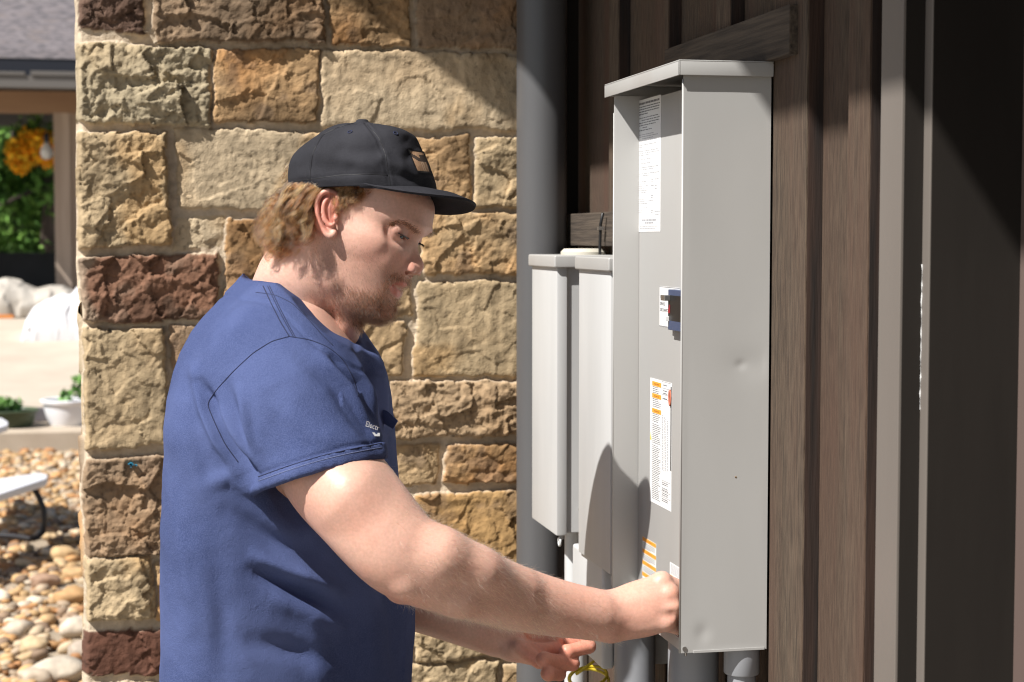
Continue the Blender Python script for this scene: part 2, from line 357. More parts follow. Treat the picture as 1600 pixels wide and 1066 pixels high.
M['stone'] = mat('sandstone', (.90,.90,.90), (1.10,1.10,1.10), .9, 60, bump=.9, bscale=320, attr='Col', bdist=.0014, spec=.25)
pillar = empty('stone_pillar', (PX0+.4, PY+.4, 0), 'sandstone block pillar with sandy mortar behind the bending man', 'pillar')
allV = []; allF = []; allC = []; nb = 0
RX = .012
for (za, zb_, step) in ((0, .68, .008), (.68, 2.10, .0025), (2.10, 3.12, .008)):
    xs = np.arange(PX0-.004, PX1, step); zs = np.linspace(za, zb_, int((zb_-za)/step)+1)
    X, Z = np.meshgrid(xs, zs); H, C = stoneface(X, Z, ST_front, 1)
    wob = .007*fbm(np.stack([X*0+3, Z*9, X*0], -1), 3, 5)
    edge = np.clip((PX0 + .010 - X)/.012, 0, 1); H = H - .030*edge**2
    V = np.stack([X + wob*np.clip(1-(X-PX0)/.05,0,1), PY - H, Z], -1).reshape(-1, 3)
    allV.append(V); allF.append(gridfaces(len(xs), len(zs))+nb); allC.append(C.reshape(-1,3)); nb += len(V)
# left side face
ys = np.arange(PY-.002, PY+.9, .008); zs = np.linspace(0, 3.12, 390); Yg, Z = np.meshgrid(ys, zs)
H, C = stoneface(Yg, Z, fillrows(0, 3.12, PY+.0, PY+.9), 4)
V = np.stack([PX0 - .0+.012 - H*.6, Yg+.012, Z], -1).reshape(-1,3); F = gridfaces(len(ys), len(zs))[:, ::-1]
allV.append(V); allF.append(F+nb); allC.append(C.reshape(-1,3)); nb += len(V)
np_mesh('stonework', np.concatenate(allV), np.concatenate(allF)[:, :], M['stone'], pillar, True, np.concatenate(allC))
MB().box((PX0+.03, PY+.02, 0), (PX1-.01, PY+.9, 3.1)).build('core', M['kerb'], pillar)
# blue paint splash and a pale chip on the pillar face: flat marks
def blob(name, px, py, r, m, n=9, seed=0, asp=1.0, parent=pillar, off=.026):
    rg = random.Random(seed); c = onY(px, py, PY-off); b = MB()
    for k in range(n):
        a = rg.uniform(0, 6.28); d = r*rg.random(); s_ = r*rg.uniform(.12,.4)
        pts = [Vector((c.x+math.cos(a)*d+math.cos(t)*s_*rg.uniform(.6,1.2), c.y, c.z+(math.sin(a)*d*asp+math.sin(t)*s_*asp*rg.uniform(.6,1.2)))) for t in [j*math.pi/4 for j in range(8)]]
        b.prism(pts, (0, .012, 0))
    return b.build(name, m, parent)
blob('paint_splash', 205, 727, .010, mat('blue_paint', (.02,.22,.36), None, .5), seed=3, asp=.6, off=.033)

# ================================================================ WOOD WALL
def wy(px, X=WX): return onX(px, 533, X).y
wall = empty('wooden_wall', (WX+.05, 2.4, 0), 'weathered brown board and batten wall behind the electrical boxes', 'wall')
ytr0 = wy(1372)
MB().box((WX+.022, ytr0, 0), (WX+.06, PY+.2, 3.1)).build('siding', M['wood'], wall)
b0 = [wy(p) for p in (1257,)][0]
for k in range(4):
    yy = b0 + .30*k
    MB().box((WX, yy, 0), (WX+.0215, yy+.062, 3.1)).build('batten', [M['wood2']], wall, bevel=.0015)
MB().box((WX, wy(1354), 0), (WX+.0215, wy(1321), 3.1)).build('batten', M['wood2'], wall, bevel=.0015)
MB().box((WX+.0015, b0+.0635, 0), (WX+.0213, b0+.125, 3.1)).build('batten', M['wood'], wall, bevel=.0015)
MB().box((PX1-.004, PY-.045, 0), (WX+.06, PY-.02, 3.1)).build('gap_shade_board', M['darkpaint'], wall)  # dark board standing in for the shadow between downpipe and wall
# dark sawn return faces of the battens
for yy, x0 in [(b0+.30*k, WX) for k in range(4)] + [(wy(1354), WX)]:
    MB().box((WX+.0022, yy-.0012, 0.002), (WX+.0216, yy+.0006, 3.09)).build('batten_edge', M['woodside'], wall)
# block above the big box
ya, yb = wy(1231, WX-.01), wy(1038, WX-.01)
zt_, zb_ = onX(1231, 8, WX-.01).z, onX(1231, 86, WX-.01).z
MB().box((WX-.012, ya, zb_), (WX+.020, yb, zt_)).build('rail', M['woodh'], wall, bevel=.002)
za_ = onX(900, 334, WX-.02).z; zc_ = onX(900, 384, WX-.02).z
MB().box((WX-.022, 2.72, zc_), (WX+.020, 3.34, za_)).build('rail', M['woodh'], wall, bevel=.002)
# painted door casing on the right
casing = empty('door_casing', (WX, 1.8, 0), 'taupe and dark brown painted door casing at the right end of the wall', 'door frame')
y1, y0 = wy(1371, WX-.004), wy(1405, WX-.004)
MB().box((WX-.004, y0, 0), (WX+.021, y1-.001, 3.1)).build('trim_board', M['trim'], casing, bevel=.001)
MB().box((WX-.001, y0-.0015, 0), (WX+.021, y0-.0002, 3.1)).build('trim_return', M['darkpaint'], casing)
X2 = WX+.0215; y2 = wy(1450, X2)
MB().box((X2, y2, 0), (X2+.03, y1-.001, 3.1)).build('stop_strip', M['trim'], casing, bevel=.001)
X3 = onY(1592, 533, y2-.0015).x
MB().box((X2+.0015, y2-.0015, 0), (X3, y2+.02, 3.1)).build('jamb_panel', M['darkpaint'], casing)
MB().box((X3, y2-.5, 0), (X3+.04, y2+.1, 3.1)).build('door_leaf', mat('brown_door_paint', (.12,.085,.075), (.15,.11,.095), .45, 8, (1,1,.1)), casing)
MB().box((X3-.004, -9, 0), (X3+.03, y2-.51, 3.1)).build('unseen_wall', M['darkpaint'], casing)  # unseen wall run on behind the camera to block sky light
# caulk bead along the trim
rg = random.Random(5); cb = MB()
pts = [(X2-.0005, y0-.0025+rg.uniform(-.0006,.0006), z) for z in np.arange(onY(1440,640,y0).z, onY(1440,405,y0).z, .006)]
cb.tube(pts, [rg.uniform(.0003,.0010) if rg.random() < .35 else .00015 for _ in pts], 5); cb.build('caulk_bead', M['paper'], casing)

# ---- eave: plan outline worked out from where its shadow edge falls
def up_to(p, z): k = (z-p.z)/L_SUN.z; return Vector(p)+L_SUN*k
ZE = 3.11
e0 = up_to(onX(1230, 178, WX), ZE).x
A = up_to(onY(652, 84, PY-.02), ZE); B = up_to(onY(800, 196, PY-.02), ZE)
dAB = (A-B)
poly = [(2.5,-9.0),(e0,-9.0),(e0,B.y-.02),(B.x,B.y),(A.x,A.y),(A.x+dAB.x*2.2,A.y+dAB.y*2.2),(A.x+dAB.x*2.2,A.y+2.6),(2.5,A.y+2.6)]  # stretch behind the camera lengthened to cut the sky light
roof = empty('porch_roof', (e0+.5, 1, ZE), 'roof eave above the wooden wall', 'roof')
MB().prism([Vector((x, y, ZE)) for x, y in poly], (0,0,.16)).build('soffit', M['soffit'], roof)
# ================================================================ DOWNPIPE
dp = onY(846, 533, 3.265)
t = empty('downpipe', (dp.x, dp.y, 0), 'dark grey round downpipe between the stone pillar and the wooden wall', 'pipe')
MB().lathe((dp.x, dp.y, 0), [(.0485, 0), (.0485, ZE-.002)], 48).build('pipe', M['pipe'], t, smooth='auto')
# ================================================================ ELECTRICAL BOXES
# ---- the big load centre
bx0 = WX - .0005; ynear = 2.205
pn = onY(1066, 533, ynear); XF = pn.x                        # front edge plane of the side flanges
yfar = onX(958, 533, XF).y
zt = onY(1070, 112, ynear).z; zb = onY(1062, 1021, ynear).z
XC = XF + .040                                               # recessed cover plane
big = empty('load_centre', ((XF+WX)/2, (ynear+yfar)/2, zb), 'tall grey breaker box with lidded top that the man is reaching into', 'electrical box')
def sheet(name, a, b, m=None, parent=None, bevel=.0008): return MB().box(a, b).build(name, m or M['box'], parent, bevel=bevel, smooth='auto')
def dented(name, x0, x1, y, th, z0, z1, parent):           # near side panel with a shallow dent, slightly bowed
    nx, nz = 60, 340; xs = np.linspace(x0, x1, nx); zs = np.linspace(z0, z1, nz); X, Z = np.meshgrid(xs, zs)
    dc = onY(1158, 570, y); d2 = onY(1098, 990, y)
    D = .0009*np.exp(-(((X-dc.x)/.0075)**2+((Z-dc.z)/.006)**2)) + .0010*np.exp(-(((X-dc.x-.012)/.03)**2+((Z-dc.z)/.02)**2))
    D += .0012*np.exp(-(((X-d2.x)/.010)**2+((Z-d2.z)/.012)**2)) + .0006*fbm(np.stack([X*8, X*0, Z*5], -1), 2, 4)
    edge = np.minimum(np.minimum(X-x0, x1-X), np.minimum(Z-z0, z1-Z)); D = D*sstep(0, .01, edge)
    V = np.stack([X, y+D, Z], -1).reshape(-1, 3); V2 = V.copy(); V2[:, 1] = y+th
    F = gridfaces(nx, nz); F2 = F[:, ::-1] + len(V); n = nx*nz
    ring = list(range(nx)) + [i*nx+nx-1 for i in range(1, nz)] + [(nz-1)*nx+i for i in range(nx-2, -1, -1)] + [i*nx for i in range(nz-2, 0, -1)]
    FS = np.array([[ring[(i+1) % len(ring)], ring[i], ring[i]+n, ring[(i+1) % len(ring)]+n] for i in range(len(ring))])
    o = np_mesh(name, np.concatenate([V, V2]), np.concatenate([F, F2, FS]), M['box'], parent, True)
    o.data.set_sharp_from_angle(angle=math.radians(30)); return o
dented('side_panel', XF, WX-.001, ynear, .0022, zb, zt-.004, big)
sheet('side_panel', (XF, yfar-.002, zb), (WX-.001, yfar, zt-.004), parent=big)
sheet('front_cover', (XC, ynear+.0035, zb+.006), (XC+.0016, yfar-.0035, zt-.012), parent=big, bevel=.0005)
sheet('back_panel', (WX-.0035, ynear+.0035, zb+.006), (WX-.0018, yfar-.0035, zt-.008), parent=big)
sheet('bottom_panel', (XF+.006, ynear+.0035, zb+.0012), (WX-.004, yfar-.0035, zb+.003), parent=big)
sheet('bottom_lip', (XF+.002, ynear+.003, zb+.0012), (XF+.0038, yfar-.003, zb+.018), parent=big)
# rolled edges of the flanges
MB().tube([(XF-.0004, ynear+.0012, zb), (XF-.0004, ynear+.0012, zt-.01)], .0016, 8).build('flange_edge', M['box'], big, smooth=True)
MB().tube([(XF, yfar-.001, zb), (XF, yfar-.001, zt-.03)], .0013, 8).build('flange_edge', M['box'], big, smooth=True)
# lid: a shallow hood with turned down rim
lx0 = onY(1061, 105, ynear-.008).x; ly0 = ynear-.0085; ly1 = yfar+.022
lz1 = onY(1063, 93, ly0).z; lz0 = onY(1063, 117, ly0).z
lid = empty('lid', (0, 0, 0)); lid.parent = big; lid.location = (0, 0, 0); lid.matrix_parent_inverse = Matrix.Translation(-Vector(big.location))
bpy.data.objects.remove(lid)
lm = MB()
P_ = [(lx0, ly0), (WX-.001, ly0), (WX-.001, ly1), (lx0, ly1)]
lm.box((lx0, ly0, lz1-.0018), (WX-.001, ly1, lz1))
lm.box((lx0, ly0, lz0), (lx0+.0018, ly1, lz1-.0019)); lm.box((lx0+.0019, ly0, lz0), (WX-.001, ly0+.0018, lz1-.0019)); lm.box((lx0+.0019, ly1-.0018, lz0+.002), (WX-.001, ly1, lz1-.0019))
lido = lm.build('lid', M['box'], big, bevel=.0009, smooth='auto')
MB().box((lx0-.0004, ly0+.0004, lz0), (lx0+.0006, ly0+.0011, lz1-.002)).build('lid_seam', M['black'], lido)
# screws, drain peg
for (px, py) in [(1066, 1023)]:
    p = onY(px+2, py, ynear)
    MB().tube([(p.x+.004, ynear+.004, zb+.004), (p.x+.004, ynear+.004, zb-.0045)], .0018, 8).build('screw', M['metal'], big, smooth='auto')
p = onY(1067, 1014, ynear)
MB().tube([(p.x+.0022, ynear-.0012, p.z), (p.x+.0022, ynear+.002, p.z)], .0032, 12).build('screw', M['metal'], big, smooth='auto')
MB().box((XF+.018, ynear-.0012, zb-.0006), (WX-.004, ynear-.0001, zb+.0030)).build('bottom_hem', M['box'], big, bevel=.0003)
# rust marks on the near side
rust = mat('rust_mark', (.42,.25,.12), (.50,.36,.22), .8, 200)
def mark(px, py, w_, h_, seed, parent=big, m=rust, y=ynear-.0001):
    rg = random.Random(seed); c = onY(px, py, y); b = MB()
    for k in range(7):
        x = c.x+rg.uniform(-.5,.5)*w_; z = c.z+rg.uniform(-.5,.5)*h_; s_ = rg.uniform(.0004,.0013)
        b.prism([Vector((x+s_*math.cos(t)*rg.uniform(.5,1.3), y, z+s_*math.sin(t)*rg.uniform(.5,1.6))) for t in [j*1.047 for j in range(6)]], (0, .0002, 0))
    return b.build('rust_spot', m, parent)
mark(1082, 225, .003, .008, 1); mark(1150, 746, .0015, .001, 2)
# ---- labels: flat printed sheets on the cover
def label_sheet(px0, py0, px1, py1, pxr=None, name='label'):
    a = onX(px0, py0, XC); b = onX(px1, py1, XC)
    ya = a.y; yb = max(b.y, ynear+.004); s = MB().box((XC-.0004, yb, b.z), (XC-.0001, ya, a.z)).build(name, M['paper'], big)
    return s, ya, yb, a.z, b.z
def bars(parent, ya, yb, rows, m, seed=0, name='small_print', x=None, pre=None):
    """rows: (z, height, u0, u1) with u from the left edge ya to the right edge yb; broken into word-long dashes"""
    rg = random.Random(seed); b = MB(); x = XC-.0006 if x is None else x
    for z, h, u0, u1 in rows:
        u = u0
        while u < u1-.01:
            wl = rg.uniform(.035, .12); e = min(u+wl, u1)
            b.box((x, ya+(yb-ya)*u, z-h*rg.uniform(.42,.5)), (x+.00015, ya+(yb-ya)*e, z+h*rg.uniform(.42,.5))); u = e+.018
    return b.build(name, m, parent)
# long instruction label
s, ya, yb, z1, z0 = label_sheet(997, 158, 1032, 362)
H = z1-z0; rg = random.Random(2); rows = []; bold = []
def zz(f): return z1-H*f
bold.append((zz(.030), H*.017, .05, .96))
f = .055
for u1 in (.96,.95,.93,.45): bold.append((zz(f), H*.008, .05, u1)); f += .0185
f += .010
for u0, u1 in ((.05,.9),(.18,.95),(.05,.93),(.05,.78),(.22,.42),(.05,.62)): bold.append((zz(f), H*.0065, u0, u1)); f += .0185
f = .265
for k, (u0, u1) in enumerate([(.05,.70),(.05,.88),(.2,.68),(.05,.85),None,(.05,.8),(.05,.25),None,(.05,.9),(.05,.95),(.05,.5),None,(.05,.6),None,(.05,.55),None,(.05,.9),(.05,.68),None,(.05,.95),(.05,.52)] if False else [(.05,.70),(.05,.88),(.2,.68),(.05,.85),(0,0),(.05,.8),(.05,.25),(0,0),(.05,.9),(.05,.95),(.05,.5),(0,0),(.05,.6),(0,0),(.05,.55),(0,0),(.05,.9),(.05,.68),(0,0),(.05,.95),(.05,.52)]):
    if u1: rows.append((zz(f), H*.0048, u0, u1))
    f += .0155
f = .620
for u1 in (.38,.36,.46,.42,.42,.40,.22,.0,.42,.36,.45,.18,.42,.42,.22):
    if u1: rows.append((zz(f), H*.0048, .05, u1))
    f += .0165
for ff, u0, u1 in ((.61,.62,.70),(.625,.62,.70),(.61,.76,.92),(.655,.6,.72),(.66,.76,.84),(.68,.76,.87),(.73,.6,.7),(.745,.6,.7),(.765,.5,.7),(.84,.6,.7),(.856,.6,.7),(.852,.76,.97),(.875,.76,.95)): rows.append((zz(ff), H*.006, u0, u1))
bars(s, ya, yb, bold, M['ink'], 1); bars(s, ya, yb, rows, M['inkl'], 2)
bars(s, ya, yb, [(zz(.912), H*.014, .20, .85), (zz(.932), H*.013, .34, .70)], M['inkl'], 3); bars(s, ya, yb, [(zz(.958), H*.0045, .12, .92), (zz(.974), H*.0045, .12, .80)], M['inkl'], 4)
# text made of real letters
def text(body, parent, y, z, size, m, x=None, align='LEFT', shear=0):
    c = bpy.data.curves.new('lettering', 'FONT'); c.body = body; c.size = size; c.align_x = align; c.extrude = .00008; c.shear = shear; c.resolution_u = 3
    o = bpy.data.objects.new('tmp', c); COL.objects.link(o)
    o.matrix_world = Matrix(((0, 0, -1, (XC-.0006) if x is None else x), (-1, 0, 0, y), (0, 1, 0, z), (0, 0, 0, 1)))
    bpy.context.view_layer.update()
    me = bpy.data.meshes.new_from_object(o.evaluated_get(bpy.context.evaluated_depsgraph_get())); me.transform(o.matrix_world)
    bpy.data.objects.remove(o); me.materials.clear(); me.materials.append(m)
    o2 = bpy.data.objects.new('lettering', me); link(o2, parent); return o2
# breaker label and breaker
s, ya, yb, z1, z0 = label_sheet(1031, 447, 1062, 515)
MB().box((XC-.0006, yb, z1-.0012), (XC-.00045, ya, z1-.0005)).build('label_line', M['ink'], s)
MB().box((XC-.0006, yb, z0+.0005), (XC-.00045, ya, z0+.0012)).build('label_line', M['ink'], s)
H = z1-z0
sz = H*.135
for body, f in (('UTILITY', .30), ('SERVICE', .47), ('DISCONNECT', .62)): text(body, s, ya-.004, z1-H*f, sz*.8, M['ink'])
p = onX(1046, 464, XC); text('ON', s, p.y, p.z-.002, sz*1.15, M['ink'])
p = onX(1045, 501, XC); text('OFF', s, p.y, p.z-.003, sz*1.15, M['ink'])
br = onX(1060, 483, XC); q0 = onX(1053.5, 452, XC); q1 = onX(1062, 512, XC)
yb0 = ynear+.004
bk = MB().box((XC-.011, yb0, q1.z-.004), (XC-.0002, q0.y-.006, q0.z)).build('breaker', M['navyp'], big, bevel=.001)
MB().box((XC-.0115, yb0+.010, q1.z+.010), (XC-.0105, q0.y-.008, q0.z-.008)).build('breaker_slot', M['black'], bk)
MB().box((XC-.0122, q0.y-.017, br.z-.006), (XC-.0105, q0.y-.011, br.z+.006)).build('trip_window', M['red'], bk)
MB().box((XC-.020, q0.y-.018, onX(1052,466,XC).z-.003), (XC-.011, q0.y+.0015, onX(1052,466,XC).z+.005)).build('breaker_handle', M['metal'], bk, bevel=.0008)
MB().box((XC-.016, q0.y-.012, onX(1054,497,XC).z-.004), (XC-.0105, q0.y-.001, onX(1054,497,XC).z+.003)).build('lock_tab', M['paper'], bk, bevel=.0006)
# hazard label with orange headings
s, ya, yb, z1, z0 = label_sheet(1016.5, 590, 1049, 800)
H = z1-z0; rows = []; rg = random.Random(4); og = MB()
def ub(u): return ya+(yb-ya)*u
for f in (.022, .118, .238): og.box((XC-.0006, ub(.10), z1-H*(f+.036)), (XC-.00045, ub(.52), z1-H*f))
og.build('warning_heading', M['orange'], s)
bars(s, ya, yb, [(z1-H*(f+.018), H*.010, .2, .42) for f in (.022,.118,.238)], mat('brown_ink', (.45,.16,.02), None, .7), 5, x=XC-.0008)
f = .066
for seg in ((.066,.112),(.162,.232),(.282,.345),(.365,.52),(.535,.745),(.755,.97)):
    f = seg[0]
    while f < seg[1]: rows.append((z1-H*f, H*.0058, .12, rg.uniform(.38,.52))); f += .0148
for f in (.03,.075,.095,.135): rows.append((z1-H*f, H*.008, .62, .80))
for f in (.80,.815,.845,.86,.885,.90,.93,.945): rows.append((z1-H*f, H*.007, .58, .86))
bars(s, ya, yb, rows, M['ink'], 6)
vb = MB()
for k in range(4):
    u = .58+.075*k; z = .27+.01*k
    while z < .70:
        e = z+rg.uniform(.006,.022); vb.box((XC-.0006, ub(u), z1-H*e), (XC-.00045, ub(u+.028), z1-H*z)); z = e+.006
vb.build('small_print', M['inkl'], s)
ln = MB()
for f in (.005,.055,.105,.14,.785,.87,.915): ln.box((XC-.0006, ub(.97), z1-H*f-.0002), (XC-.00045, ub(.56), z1-H*f+.0002))
ln.build('label_line', M['ink'], s)
tz = z1-H*.50; MB().prism([Vector((XC-.0006, ub(.01), tz)), Vector((XC-.0006, ub(.075), tz)), Vector((XC-.0006, ub(.04), tz+.012))], (.00015,0,0)).build('warning_triangle', mat('yellow_print', (.8,.6,.02), None, .6), s)
# slot in the cover with a copper ring
pa, pb = onX(1049.5, 605, XC), onX(1049, 736, XC)
MB().box((XC-.0009, pa.y-.0012, pb.z), (XC-.0002, pa.y+.0022, pa.z)).build('cover_slot', M['black'], big)
ring = onX(1049.5, 622, XC); rt = MB()
rt.tube([(XC-.002, ring.y+.003+.008*math.cos(a)*.5, ring.z+.011*math.sin(a)) for a in np.linspace(0, 6.283, 20)], .0012, 6, cap=False)
rt.build('sealing_ring', mat('copper_red', (.55,.17,.10), None, .5), big, smooth=True)
# orange striped label and the small label by the hand
s, ya, yb, z1, z0 = label_sheet(1004.5, 838, 1025, 925)
H = z1-z0; og = MB()
for f in (.0, .25, .50, .75): og.box((XC-.0006, yb, z1-H*(f+.085)), (XC-.00045, ya, z1-H*f-.0002))
og.build('warning_heading', M['orange'], s)
bars(s, ya, yb, [(z1-H*(f+.045), H*.02, .32, .68) for f in (0,.25,.5,.75)], mat('brown_ink2', (.45,.16,.02), None, .7), 9, x=XC-.0008)
bars(s, ya, yb, [(z1-H*(f+d), H*.016, .08, .92 if d < .2 else .6) for f in (0,.25,.5) for d in (.12,.155,.19,.22)], M['ink'], 10)
s, ya, yb, z1, z0 = label_sheet(1047, 878, 1075, 935)
H = z1-z0; MB().box((XC-.0006, yb, z1-H*.72), (XC-.00045, ya-.0003, z1-H*.50)).build('warning_heading', M['orange'], s)
bars(s, ya, yb, [(z1-H*(.06+.045*k), H*.018, .06, .94) for k in range(9)], M['inkl'], 12)

# ---- two meter boxes
def meter_box(label, ya_, yb_):
    """near edge ya_, far edge yb_"""
    zt_m, zb_m = 1.571, 1.075; xf = MX
    e = empty('meter_box', ((xf+WX)/2, (ya_+yb_)/2, zb_m), label, 'electrical box', 'pale grey boxes mounted side by side on the wall')
    MB().box((xf+.018, ya_+.006, zb_m+.004), (WX-.024, yb_-.004, zt_m-.012)).build('body', M['box2'], e, bevel=.001)
    MB().box((xf, ya_, zb_m), (xf+.019, yb_, zt_m-.014)).build('cover', M['box2'], e, bevel=.003, smooth='auto')
    ld = MB().box((xf-.006, ya_-.007, zt_m-.022), (WX-.002, yb_+.006, zt_m)).build('lid', M['box'], e, bevel=.004, seg=3, smooth='auto')
    cx, cy = (xf+WX)/2+.0, (ya_+yb_)/2
    MB().lathe((cx+.015, cy, zt_m), [(.042,0),(.042,.005),(.036,.011),(.0,.0115)], 28).build('hub_cap', mat('hub_cap_paint', (.55,.52,.44), None, .5), ld, smooth='auto')
    for z in (zt_m-.055, zb_m+.045):
        MB().tube([(xf+.045, ya_+.0062, z), (xf+.045, ya_+.002, z)], [.0045, .0038], 12).build('screw', M['metal'], e, smooth='auto')
    b = MB(); b.tube([(xf+.012, ya_+.012, zb_m+.002), (xf+.012, ya_+.012, zb_m-.008)], .004, 8)
    b.tube([(xf+.008+.0*a, ya_+.010+.007*math.cos(a), zb_m-.012+.007*math.sin(a)) for a in np.linspace(0, 6.28, 16)], .0022, 6, cap=False)
    b.build('lock_lug', M['pvcl'], e, smooth='auto')
    return e
MX = WX-.118
m1n = onX(870, 600, MX).y; m1f = onX(831, 600, MX).y; m2n = onX(954, 600, MX).y; m2f = onX(904, 600, MX).y
meter_box('pale grey meter box nearest the dark downpipe', m1n, m1f)
meter_box('pale grey meter box between the farther one and the tall breaker box', m2n, m2f)
# lower enclosure, conduits
LXF = WX-.112
ln_, lf_ = onX(941, 950, LXF).y, onX(894, 950, LXF).y
zl0 = onX(941, 1047, LXF).z; zl1 = onX(900, 853, LXF).z
e = empty('junction_box', (WX-.05, (ln_+lf_)/2, zl0), 'small white box under the nearer meter box above the yellow cable', 'electrical box')
MB().box((LXF, ln_, zl0), (LXF+.02, lf_, zl1)).build('cover', M['pvcl'], e, bevel=.006, seg=4, smooth='auto')
MB().box((LXF+.0205, ln_+.004, zl0+.003), (WX, lf_-.004, zl1-.01)).build('body', M['box2'], e, bevel=.002)
def conduit(label, x, y, r, ztop, m=None, coup=None, group='conduits running down from the boxes'):
    t = empty('conduit', (x, y, 0), label, 'conduit', group)
    MB().lathe((x, y, 0), [(r, 0), (r, ztop-.001)], 36).build('pipe', m or M['pvc'], t, smooth='auto')
    if coup: MB().lathe((x, y, 0), [(r+.0005, coup[0]), (coup[1]-.001, coup[0]+.0005), (coup[1], coup[0]+.002), (coup[1], ztop-.002), (coup[1]-.001, ztop-.0012), (r, ztop-.0012)], 36).build('coupling', m or M['pvc'], t, smooth='auto')
    return t
conduit('pale conduit dropping from the meter box nearest the downpipe', WX-.06, m1n+.09, .021, 1.075, M['pvcl'])
p = onX(992, 1040, WX-.07); conduit('thick grey conduit between the nearer meter box and the breaker box', p.x, p.y, .0325, 1.075)
p = onX(1083, 1050, WX-.068); conduit('thick grey conduit under the middle of the breaker box', p.x, p.y, .036, zb)
c = conduit('narrow grey conduit with a coupling under the wall side of the breaker box', WX-.0265, ynear+.0275, .0195, zb, M['pvc'], (onX(1164, 1056, WX-.0265).z, .0245))
# yellow cable loops
yc = MB(); c0 = onX(920, 1058, WX-.10)
for k in range(2):
    rr = .027-.003*k
    yc.tube([(c0.x+.034*math.sin(a+.3*k), c0.y+rr*math.cos(a)+.003*k, c0.z+.004*k-.004+.011*math.cos(a)) for a in np.linspace(0, 6.28, 30)], .0026, 8, cap=False)
yc.tube([(c0.x-.02, c0.y+.01, c0.z+.003), (c0.x-.01, c0.y+.008, c0.z+.010), (c0.x+.02, c0.y+.010, c0.z+.03)], .0026, 8)
o = yc.build('cable', M['yellow'], None, smooth=True); tag(o, 'loose loops of yellow cable hanging under the white junction box', 'cable')
# black wire standing up behind the meter boxes
wr = MB(); pa = onX(942, 333, WX-.03)
wr.tube([(pa.x, pa.y, pa.z), (pa.x-.002, pa.y+.008, pa.z-.02), (pa.x-.003, pa.y+.009, pa.z-.06), (pa.x-.003, pa.y+.008, 1.572)], .0028, 8)
wr.build('wire', M['black'], None, smooth=True).name = 'wire'
wo = bpy.data.objects['wire']; tag(wo, 'short black wire rising above the nearer meter box against the wooden rail', 'wire')
MB().box((pa.x-.007, pa.y+.003, pa.z-.030), (pa.x+.002, pa.y+.014, pa.z-.024)).build('clip', M['metal'], wo)
# ================================================================ FAR BACKGROUND (seen left of the pillar)
BY = 20.0
def B(px, py, Y=BY): return onY(px, py, Y)
M['post'] = mat('grey_timber', (.29,.215,.16), (.42,.33,.26), .85, 6, (1,1,.08), .4, 30)
M['beam'] = mat('brown_timber', (.24,.14,.08), (.34,.21,.12), .85, 5, (.1,1,1), .3, 30)
M['shingle'] = mat('shingles', (.085,.078,.084), (.20,.175,.18), .95, 9, (1.2,1.2,5), .6, 60, c3=(.17,.14,.13), s3=4)
M['gutter'] = mat('dark_gutter', (.012,.014,.022), None, .5)
M['tin'] = mat('metal_roof_strip', (.13,.12,.11), None, .5)
M['lowwall'] = mat('charcoal_low_wall', (.07,.065,.065), (.09,.085,.085), .8, 3)
M['leaf'] = mat('foliage', (1.0,1.0,1.0), (1.6,1.6,1.6), .7, 3, attr='Col', spec=.2)
M['bark'] = mat('bark', (.07,.05,.04), (.13,.10,.08), .9, 12, (1,1,.2), .5)
pav = empty('pavilion', (-2.5, BY, .5), 'timber pavilion with grey shingle roof and dark gutter beyond the driveway', 'building')
pw = B(85, 300).x; pw2 = B(126, 300).x; wpost = pw2-pw
zbeam1, zbeam0 = B(60, 143).z, B(60, 176).z
MB().box((pw, BY, .5), (pw+wpost*.62, BY+.25, zbeam0)).build('post', M['post'], pav)
MB().box((pw+wpost*.62+.003, BY+.05, .5), (pw2+.02, BY+.28, zbeam0)).build('post', M['post'], pav)
MB().box((pw-4.2, BY, .5), (pw-3.9, BY+.25, zbeam0)).build('post', M['post'], pav)
MB().box((-8, BY-.02, zbeam0+.003), (2, BY+.28, zbeam1)).build('beam', M['beam'], pav)
MB().box((-8, BY+6, .5), (2, BY+6.2, B(40, 395, BY+6).z)).build('rear_low_wall', M['lowwall'], pav)
MB().box((pw-.1, BY+6, .5), (pw+.15, BY+6.25, zbeam0)).build('post', M['post'], pav)
YG = BY-1.0
g0, g1 = B(60, 137, YG).z, B(60, 118, YG).z
MB().box((-8, YG, g0), (2, YG+.12, g1)).build('gutter', M['tin'], pav)
for k in range(16):
    x = -8+k*.62; MB().box((x, YG-.02, g1+.003), (x+.56, YG+.3, g1+.035+.012*(k % 2))).build('metal_sheet', M['tin'], pav)
f0, f1 = B(60, 118, YG+.2).z, B(60, 90, YG+.2).z
MB().box((-8, YG+.31, f0), (2, YG+.4, f1)).build('fascia', M['gutter'], pav)
MB().prism([Vector((-8, YG+.3, f1)), Vector((2, YG+.3, f1)), Vector((2, YG+4.6, f1+2.9)), Vector((-3.2, YG+4.6, f1+2.9)), Vector((-8, YG+2.9, f1+1.75))] if False else
           [Vector((-3.4, YG+.3, f1)), Vector((2.5, YG+.3, f1)), Vector((2.5, YG+4.6, f1+2.9)), Vector((B(62,-60,YG+3).x, YG+4.6, f1+2.9)), Vector((B(-12,60,YG+.5).x-.1, YG+.9, f1+.42)), Vector((-3.4, YG+.6, f1+.2))], (0,.06,.10)).build('roof', M['shingle'], pav)
MB().box((-8, YG+.42, zbeam1+.01), (2, BY+6.5, zbeam1+.06)).build('ceiling', M['soffit'], pav)
